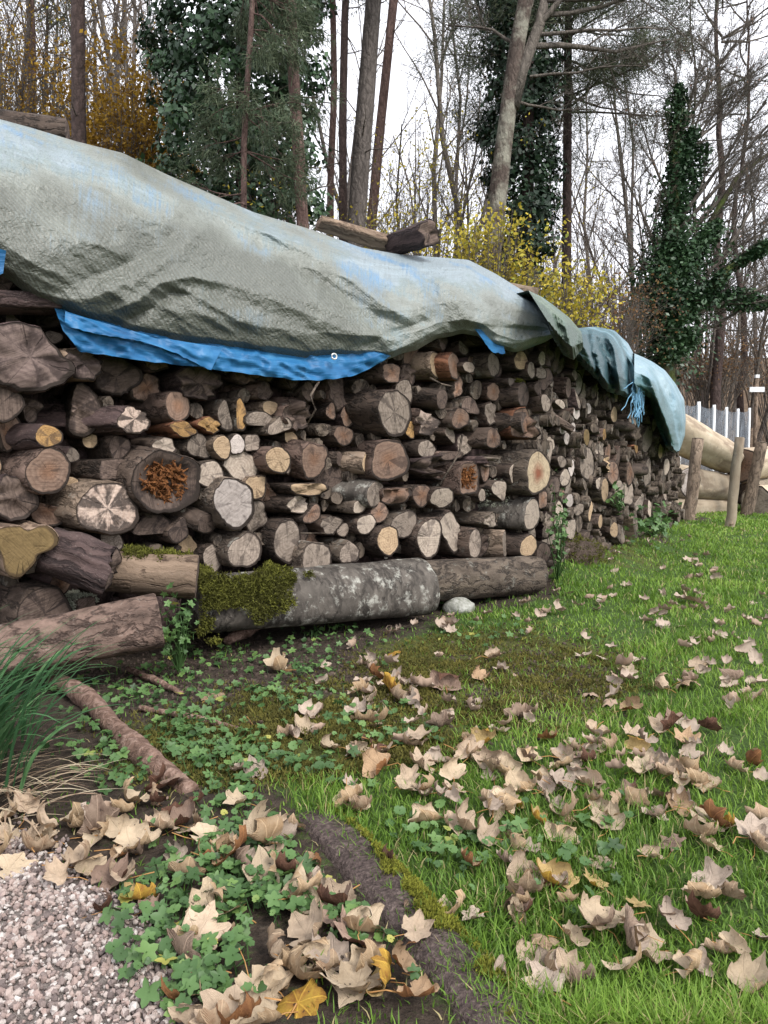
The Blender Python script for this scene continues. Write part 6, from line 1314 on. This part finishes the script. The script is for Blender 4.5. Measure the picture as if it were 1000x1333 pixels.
# grey green pine boughs hanging in front of the big ivy tree
rs = np.random.default_rng(5); B, T = trunk_line(322, 200, 330, -60, 11.2, 11.5); mb = MB(); t = np.linspace(0, 1, 12)[:, None]; mb.tube(B + (T - B) * t + rs.normal(0, .03, (12, 3)), .05 * (1.1 - .5 * t[:, 0]), 7)
yp = link('young_pine', mb.mesh('trunk', TB['pine']), None, 'slender young pine with hanging grey green boughs before the ivy tree', 'tree'); cb = MB(); tp = []
for k in range(52):
    f = rs.uniform(.25, 1.0); q = B + (T - B) * f; a = rs.uniform(0, 6.28); grow(cb, rs, q, unit(np.array([math.cos(a), math.sin(a) - .3, -.2])), rs.uniform(.5, 1.0), .014, 1, dict(wob=.16, up=-.10, tip=.3, n=[0, 7], t0=.2, ang=(15, 55), len=.6, rr=.5, lv=9, rmin=.004), tp)
c = linkb('branches', cb.mesh('branches', TB['pine'])); c.parent = yp
c = link('needles', needle_obj('needles', np.array([q[0] for q in tp]), np.array([q[1] + [0, 0, -.4] for q in tp]), 55, .15, rs, tint_mat('grey green needles', [(0, (.035, .055, .03)), (.6, (.075, .10, .055)), (1, (.13, .155, .09))], .6, trans=.2), .0055, .8)); c.parent = yp

# mottled leaning tree with a fork and long arching branches to the right
B, T = trunk_line(650, 250, 690, 0, 15.0, 12.5); rs = np.random.default_rng(9); t = np.linspace(0, 1, 20)[:, None]; mb = MB(); pts = B + (T - B) * t + np.stack([.10 * np.sin(t[:, 0] * 7), 0 * t[:, 0], 0 * t[:, 0]], -1); mb.tube(pts, .19 * (1.15 - .55 * t[:, 0]), 12, 0, True, .06)
lt = link('leaning_tree', mb.mesh('trunk', TB['mottled']), None, 'mottled leaning tree with a forked trunk and long arching bare branches', 'tree'); cb = MB(); tp = []
F0 = pt(667, 140, 15.0); cb.tube([F0, pt(680, 90, 15), pt(703, 30, 15.0), pt(722, -60, 15.2)], [.14, .12, .10, .06], 9)
Pm = dict(wob=.13, up=.012, tip=.25, n=[0, 6, 8, 6], t0=.25, ang=(18, 55), len=.52, rr=.42, lv=9, rmin=.005)
for (a, b_, L, rr_) in (((690, 60), (.95, .1, .30), 3.0, .06), ((695, 40), (.9, -.1, .55), 3.4, .06), ((700, 20), (1, .2, .18), 3.2, .05), ((700, 45), (1, -.2, -.02), 2.4, .04), ((668, 130), (.9, .2, -.1), 1.6, .03), ((690, 10), (.4, 0, 1), 2.6, .05), ((680, 60), (-.7, .2, .5), 2.0, .04), ((712, 0), (.9, 0, .1), 3.6, .05), ((690, 100), (.8, -.4, .1), 2.2, .03)):
    grow(cb, rs, pt(*a, 15.0), unit(b_), L, rr_, 3, Pm, tp)
c = linkb('branches', cb.mesh('branches', TB['twig'])); c.parent = lt
pn = [q for q in tp if project(q[0])[0] < 860]; sel = [pn[i] for i in rs.choice(len(pn), min(420, len(pn)), False)]
# pine behind it whose grey green boughs fill the top of the frame
B, T = trunk_line(738, 300, 742, -200, 18.5, 15); mb = MB(); t = np.linspace(0, 1, 12)[:, None]; mb.tube(B + (T - B) * t, .12 * (1.1 - .5 * t[:, 0]), 9, 0, True, .05); pw = link('pine_tree', mb.mesh('trunk', TB['dark']), None, 'airy pine whose grey green boughs fill the top right of the wood', 'tree', PG)
cb = MB(); tp2 = []
for k in range(60):
    yy = rs.uniform(-130, 150); q = pt(741, yy, 18.5); a = rs.uniform(0, 6.28); grow(cb, rs, q, unit(np.array([math.cos(a), math.sin(a), rs.uniform(-.15, .25)])), rs.uniform(1.4, 3.4), .03, 2, dict(wob=.12, up=.0, tip=.3, n=[0, 5, 6], t0=.3, ang=(20, 55), len=.5, rr=.5, lv=9, rmin=.005), tp2)
c = linkb('branches', cb.mesh('branches', TB['twig'])); c.parent = pw
c = link('needles', needle_obj('needles', np.array([q[0] for q in tp2]), np.array([q[1] for q in tp2]), 40, .20, rs, PINEM, .007, 1.0, .17)); c.parent = pw

# broad bare tree with ivy on trunk and limbs at the right
rs = np.random.default_rng(14); D_ = 17.0; mb = MB(); mb.tube([base_at(868, D_), pt(866, 430, D_), pt(872, 330, D_), pt(878, 230, D_), pt(884, 140, D_)], [.26, .2, .17, .13, .07], 10, 0, True, .06)
bt = link('bare_tree', mb.mesh('trunk', TB['mossy']), None, 'broad bare tree with ivy climbing its trunk at the right', 'tree'); cb = MB(); tp = []
Pm = dict(wob=.10, up=.035, tip=.22, n=[0, 8, 11, 10], t0=.22, ang=(14, 42), len=.5, rr=.42, lv=9, rmin=.0045)
for (a, b_, L, rr_) in (((868, 400), (.75, -.1, .65), 3.2, .07), ((870, 340), (.62, .1, .8), 3.2, .07), ((874, 300), (.5, -.2, .9), 3.0, .06), ((878, 240), (.45, .1, .9), 2.6, .05), ((880, 200), (.2, .1, 1), 2.2, .05), ((884, 150), (-.1, 0, 1), 1.5, .04), ((870, 350), (-.55, 0, .75), 2.2, .05), ((868, 390), (-.5, -.3, .6), 2.0, .04), ((866, 420), (.95, -.2, .35), 3.2, .06), ((866, 440), (.9, .3, .1), 3.0, .06), ((872, 320), (.8, .2, .5), 3.0, .05), ((880, 210), (.7, 0, .75), 2.6, .04), ((876, 270), (-.3, .2, .9), 2.0, .04), ((874, 310), (.75, -.3, .75), 3.6, .05), ((878, 250), (.6, .3, .85), 3.4, .05), ((882, 180), (.5, 0, .9), 2.4, .04), ((870, 370), (.9, .1, .55), 3.8, .055)):
    grow(cb, rs, pt(*a, D_), unit(b_), L, rr_, 3, Pm, tp)
c = linkb('branches', cb.mesh('branches', TB['twig'])); c.parent = bt
sel2 = [tp[i] for i in rs.choice(len(tp), 500, False)]
c = link('withered_leaves', leaf_obj('withered_leaves', np.array([q[0] for q in sel2 if q[0][2] > 5]), .022, rs, tint_mat('reddish withered leaves', [(0, (.16, .07, .05)), (1, (.34, .17, .10))], .7))); c.parent = bt
def ivy_on(lines, n, rad, rs, leaf, mat, name='ivy_foliage'):
    PP = []; 
    for pts, k, ra in lines:
        pts = np.array(pts); t = rs.uniform(0, len(pts) - 1.001, int(n * k)); i = t.astype(int); f = (t - i)[:, None]; cl = vn(t * 4, k, 0, 3); c = pts[i] * (1 - f) + pts[i + 1] * f; dv = rs.normal(0, 1, (len(t), 3)); dv /= np.linalg.norm(dv, axis=1)[:, None]; PP.append(c + dv * (ra * (.75 + .5 * cl) * rs.uniform(.4, 1, len(t)))[:, None])
    P = np.concatenate(PP); return leaf_obj(name, P, leaf * rs.uniform(.6, 1.2, len(P)), rs, mat, np.array([0, -.2, .6]), .45 + .3 * vn(P[:, 0] * 2, P[:, 1] * 2, P[:, 2] * 2, 5), .5)
c = link('ivy_foliage', ivy_on([([pt(866, 470, D_), pt(868, 400, D_), pt(873, 320, D_), pt(878, 240, D_)], .8, .60), ([pt(878, 240, D_), pt(881, 180, D_), pt(884, 115, D_)], .26, .34), ([pt(862, 470, D_), pt(868, 390, D_), pt(872, 330, D_)], .7, .95), ([pt(872, 450, D_), pt(884, 380, D_), pt(890, 310, D_)], .45, 1.5), ([pt(872, 330, D_), pt(895, 250, D_ + .3), pt(915, 190, D_ + .4)], .25, .4), ([pt(868, 400, D_), pt(905, 330, D_), pt(935, 290, D_)], .35, .3), ([pt(866, 440, D_), pt(905, 395, D_ - .3), pt(950, 350, D_ - .5), pt(1000, 318, D_ - .6)], .45, .20), ([pt(868, 400, D_), pt(930, 385, D_), pt(1000, 395, D_)], .4, .32), ([pt(860, 470, D_), pt(900, 440, D_)], .3, .35), ([pt(880, 250, D_), pt(903, 170, D_)], .2, .22)], 8200, .4, rs, .055, IVYM)); c.parent = bt
mb = MB(); mb.tube([pt(866, 440, D_), pt(905, 395, D_ - .3), pt(950, 350, D_ - .5), pt(1010, 312, D_ - .6)], [.11, .10, .09, .07], 8, 0, True, .05); mb.tube([pt(868, 400, D_), pt(900, 360, D_), pt(925, 290, D_), pt(960, 230, D_ + .2), pt(1000, 200, D_ + .3)], [.10, .08, .07, .05, .03], 7); c = link('limb', mb.mesh('limb', TB['mossy'])); c.parent = bt

# yellow shrubs
def shrub(name, px, py, d, rx, ry, n, leaf, mat, label, seed, stems=26, dens=None, group='yellow autumn shrubs'):
    rs = np.random.default_rng(seed); C = pt(px, py, d); B = base_at(px, d); mb = MB(); tips = []
    for k in range(stems):
        a = rs.uniform(0, 6.28); q = rs.uniform(0, 1) ** .5; T = C + np.array([math.cos(a) * q * rx * .9, math.sin(a) * q * rx * .9, rs.uniform(-.4, 1) * ry * .8]); b0 = B + np.array([rs.normal(0, .12), rs.normal(0, .12), 0]); md = b0 * .45 + T * .55 + np.array([0, 0, .2])
        mb.tube([b0, md, T], [.02, .012, .004], 4, 0, False); grow(mb, rs, md, unit(T - md), np.linalg.norm(T - md) * .9, .008, 2, dict(wob=.15, up=.02, tip=.3, n=[0, 4, 5], t0=.2, ang=(20, 60), len=.5, rr=.5, lv=9, rmin=.004), tips)
    o = link(name, mb.mesh('stems', TB['twig']), None, label, 'shrub', group)
    P = np.array([q[0] for q in tips]); i = rs.integers(0, len(P), n); pos = P[i] + rs.normal(0, .11, (n, 3)); c = link('leaves', leaf_obj('leaves', pos, leaf * rs.uniform(.6, 1.3, n), rs, mat, np.array([0, -.2, .5]), None, .9)); c.parent = o
    return o
shrub('yellow_shrub', 165, 150, 16.5, 1.0, 1.15, 12000, .045, AMBM, 'amber leaved shrub left of the big ivy tree', 31, 34)
shrub('yellow_shrub', 636, 312, 12.5, .60, .60, 2500, .038, YELM, 'bright yellow shrub at the foot of the mottled leaning trunk', 32)
shrub('yellow_shrub', 722, 372, 13.5, .62, .5, 2300, .038, YELM, 'bright yellow shrub behind the tarpaulin, right of the other bright one', 33)
shrub('yellow_shrub', 548, 225, 17.0, .9, 1.7, 1100, .034, YELM, 'tall sparse yellow shrub between the pines and the leaning trunk', 34, 22)
shrub('yellow_shrub', 505, 285, 15.5, 1.0, .6, 1100, .034, YELM, 'low thin yellow shrub behind the split log on the ridge', 35, 20)
shrub('brown_shrub', 45, 120, 17.5, 1.3, 1.7, 4200, .034, AMBM, 'tangled brown shrub with few ochre leaves at the upper left', 36, 40, group='brown thickets')
shrub('brown_shrub', 790, 400, 15.5, 1.1, .7, 1700, .03, BRNM, 'tangled brown bush above the far tarpaulins', 37, 40, group='brown thickets')
shrub('brown_shrub', 925, 470, 23.0, 1.6, 1.0, 1800, .036, BRNM, 'brown bramble bank behind the netted fence', 38, 46, group='brown thickets')
shrub('brown_shrub', 1010, 470, 24.0, 1.5, 1.3, 1500, .036, BRNM, 'brown bushes at the right edge behind the signpost', 39, 40, group='brown thickets')
shrub('yellow_shrub', 365, 255, 13.0, .35, .55, 260, .036, YELM, 'few yellow leafed twigs before the reddish pine trunk', 40, 9)

# bare trees of the wood: five grown kinds, copied with their twigs
kinds = []
for s in range(6):
    rs = np.random.default_rng(200 + s); tr = MB(); tw = MB(); tips = []; Ht = 8.5 + s * .7
    Pm = dict(wob=.07 if s % 2 else .11, up=.05, tip=.3, n=[0, 7, 8, 13], t0=.18, ang=(16, 52), len=.40 if s < 3 else .32, rr=.42, lv=3, rmin=.0045)
    grow(tr, rs, np.array([0, 0, -.3]), unit([rs.normal(0, .05), rs.normal(0, .05), 1]), Ht, .05 + .009 * s, 3, Pm, tips, tw)
    kinds.append((tr.mesh('trunk', TB['twig'] if s % 2 else TB['grey']), tw.mesh('branches', TB['twig'] if s % 3 else TB['red']), tips))
LFS = []
for s in range(3):
    rs = np.random.default_rng(300 + s); P = np.array([q[0] for q in kinds[s][2]]); i = rs.integers(0, len(P), 420); LFS.append(leaf_obj('leaves', P[i] + rs.normal(0, .1, (420, 3)), .035, rs, [YELM, AMBM, BRNM][s]))
rs = np.random.default_rng(77)
SP = [(-30, 20), (-50, 24), (-10, 30), (20, 33), (52, 28), (68, 35), (90, 31), (120, 36), (145, 33), (160, 26), (180, 30), (200, 33), (220, 28), (5, 17), (12, 22), (60, 25), (75, 17), (128, 24), (150, 20), (190, 27), (205, 19), (235, 24), (-70, 16), (250, 30), (405, 27), (418, 22), (470, 29), (523, 24), (540, 19), (558, 27), (572, 22), (588, 18), (602, 25), (618, 30), (640, 24), (735, 24), (765, 27), (778, 22), (790, 31), (815, 25), (828, 22), (842, 28), (850, 20), (890, 24), (905, 29), (920, 22), (938, 26), (952, 33), (965, 24), (980, 29), (1000, 22), (1020, 26), (1050, 24), (700, 30), (725, 34), (770, 36), (830, 36),  (600, 36), (540, 34), (490, 36), (745, 27), (760, 32), (812, 30), (835, 24), (915, 27), (975, 34), (1012, 31), (-10, 27), (30, 18), (48, 29), (85, 21), (112, 18), (140, 28), (300, 30), (350, 28), (100, 32), (30, 34), (170, 35), (1085, 30)]
def where(px):
    m = [(0, 'at the far left edge'), (75, 'by the dark straight pine trunk'), (170, 'near the amber shrub'), (235, 'left of the big ivy tree'), (330, 'behind the big ivy tree'), (410, 'by the thinnest reddish trunk'), (480, 'behind the thick grey trunk'), (545, 'around the tall sparse yellow shrub'), (600, 'left of the dark ivy column'), (680, 'behind the dark ivy column'), (760, 'right of the dark ivy column'), (815, 'left of the broad bare tree'), (875, 'behind the broad bare tree'), (930, 'behind the netted fence'), (985, 'behind the cross signpost'), (1050, 'at the right edge')]
    return min(m, key=lambda q: abs(q[0] - px))[1]
tl = []
for k, (px, d) in enumerate(SP):
    s = int(rs.integers(0, 6)); B = base_at(px, d); sc = rs.uniform(.8, 1.2) * max(1, d / 17) * (1.0 if px < 250 else (.85 if px < 700 else .62)); M = Matrix.Translation(B) @ Matrix.Rotation(rs.uniform(0, 6.28), 4, 'Z') @ Matrix.Rotation(rs.normal(0, .05), 4, 'X') @ Matrix.Scale(sc, 4)
    o = link('bare_tree', kinds[s][0], None, None, 'tree', 'bare trees of the wood', None, M); c = linkb('branches', kinds[s][1]); c.parent = o
    lf = s < 3 and rs.uniform() < .5 and px < 900
    if lf: c = link('leaves', LFS[s]); c.parent = o
    tl.append(dict(o=o, px=px, d=d, label=('nearer ' if d < 21 else ('distant ' if d > 29 else '')) + ('slim tree with few ' + ['yellow', 'amber', 'brown'][s] + ' leaves ' if lf else ('grey trunked ' if s % 2 == 0 else 'brown trunked ') + 'bare tree ') + where(px)))
dd_ = {}
for t in tl: dd_.setdefault(t['label'], []).append(t)
for lab, v in dd_.items():
    v.sort(key=lambda t: t['px'])
    for k, t in enumerate(v): t['o']['label'] = lab + ('' if len(v) == 1 else (', left of two' if k == 0 and len(v) == 2 else (', right of two' if len(v) == 2 else (', leftmost' if k == 0 else (', rightmost' if k == len(v) - 1 else f', {["second","third","fourth","fifth","sixth","seventh"][min(k-1,5)]} from left')))))
for k, (px, d, w, bm, lab) in enumerate([(930, 22, 13, 'dark', 'dark trunk behind the netted fence, thickest of that part'), (905, 26, 8, 'dark', 'dark slim trunk left of the thick one behind the fence'), (965, 25, 9, 'dark', 'dark trunk left of the cross signpost')]):
    o = pole_tree('dark_tree', px, 480, px + rs.uniform(-10, 14), 100, d, w, 17, TB['dark'], lab, seed=60 + k, taper=.12, wob=.30, needles=False, group='dark trunks at the wood edge')
# far wood beyond, one mass of trunks and twigs
mb = MB(); rs = np.random.default_rng(55)
for k in range(800):
    d = rs.uniform(36, 60); X_ = rs.uniform(-.75, .75) * d; z0 = float(gz(X_, d, False)); h = rs.uniform(2, 9); q = np.array([X_, d, z0 - .2]); dv = unit([rs.normal(0, .15), rs.normal(0, .1), 1]); r0 = rs.uniform(.02, .08); mb.tube([q, q + dv * h * .5, q + dv * h + rs.normal(0, .3, 3)], [r0, r0 * .7, r0 * .2], 3, 0, False)
    for j in range(7):
        f = rs.uniform(.25, .95); q2 = q + dv * h * f; d2 = unit(dv + rs.normal(0, .6, 3)); l2 = rs.uniform(.6, 2.2); mb.tube([q2, q2 + d2 * l2 * .5, q2 + d2 * l2 + [0, 0, .25]], [r0 * .35, r0 * .25, .004], 3, 0, False)
link('far_wood', mb.mesh('far_wood', TB['twig']), None, 'far bare wood on the slope', 'wood', None, 'stuff')
# undergrowth on the forest floor
mb = MB(); 
for k in range(2600):
    d = rs.uniform(13.5, 32); X_ = rs.uniform(-.62, .62) * d; q = np.array([X_, d, float(gz(X_, d, False)) - .03]); dv = unit([rs.normal(0, .6), rs.normal(0, .6), 1]); l = rs.uniform(.4, 1.5); mb.tube([q, q + dv * l * .5, q + dv * l + [rs.normal(0, .25), 0, -.18 * l]], [.010, .007, .003], 3, rs.uniform(0, 1), False)
link('undergrowth', mb.mesh('undergrowth', TB['red']), None, 'brown brambles and dead stems on the forest floor', 'undergrowth', None, 'stuff')
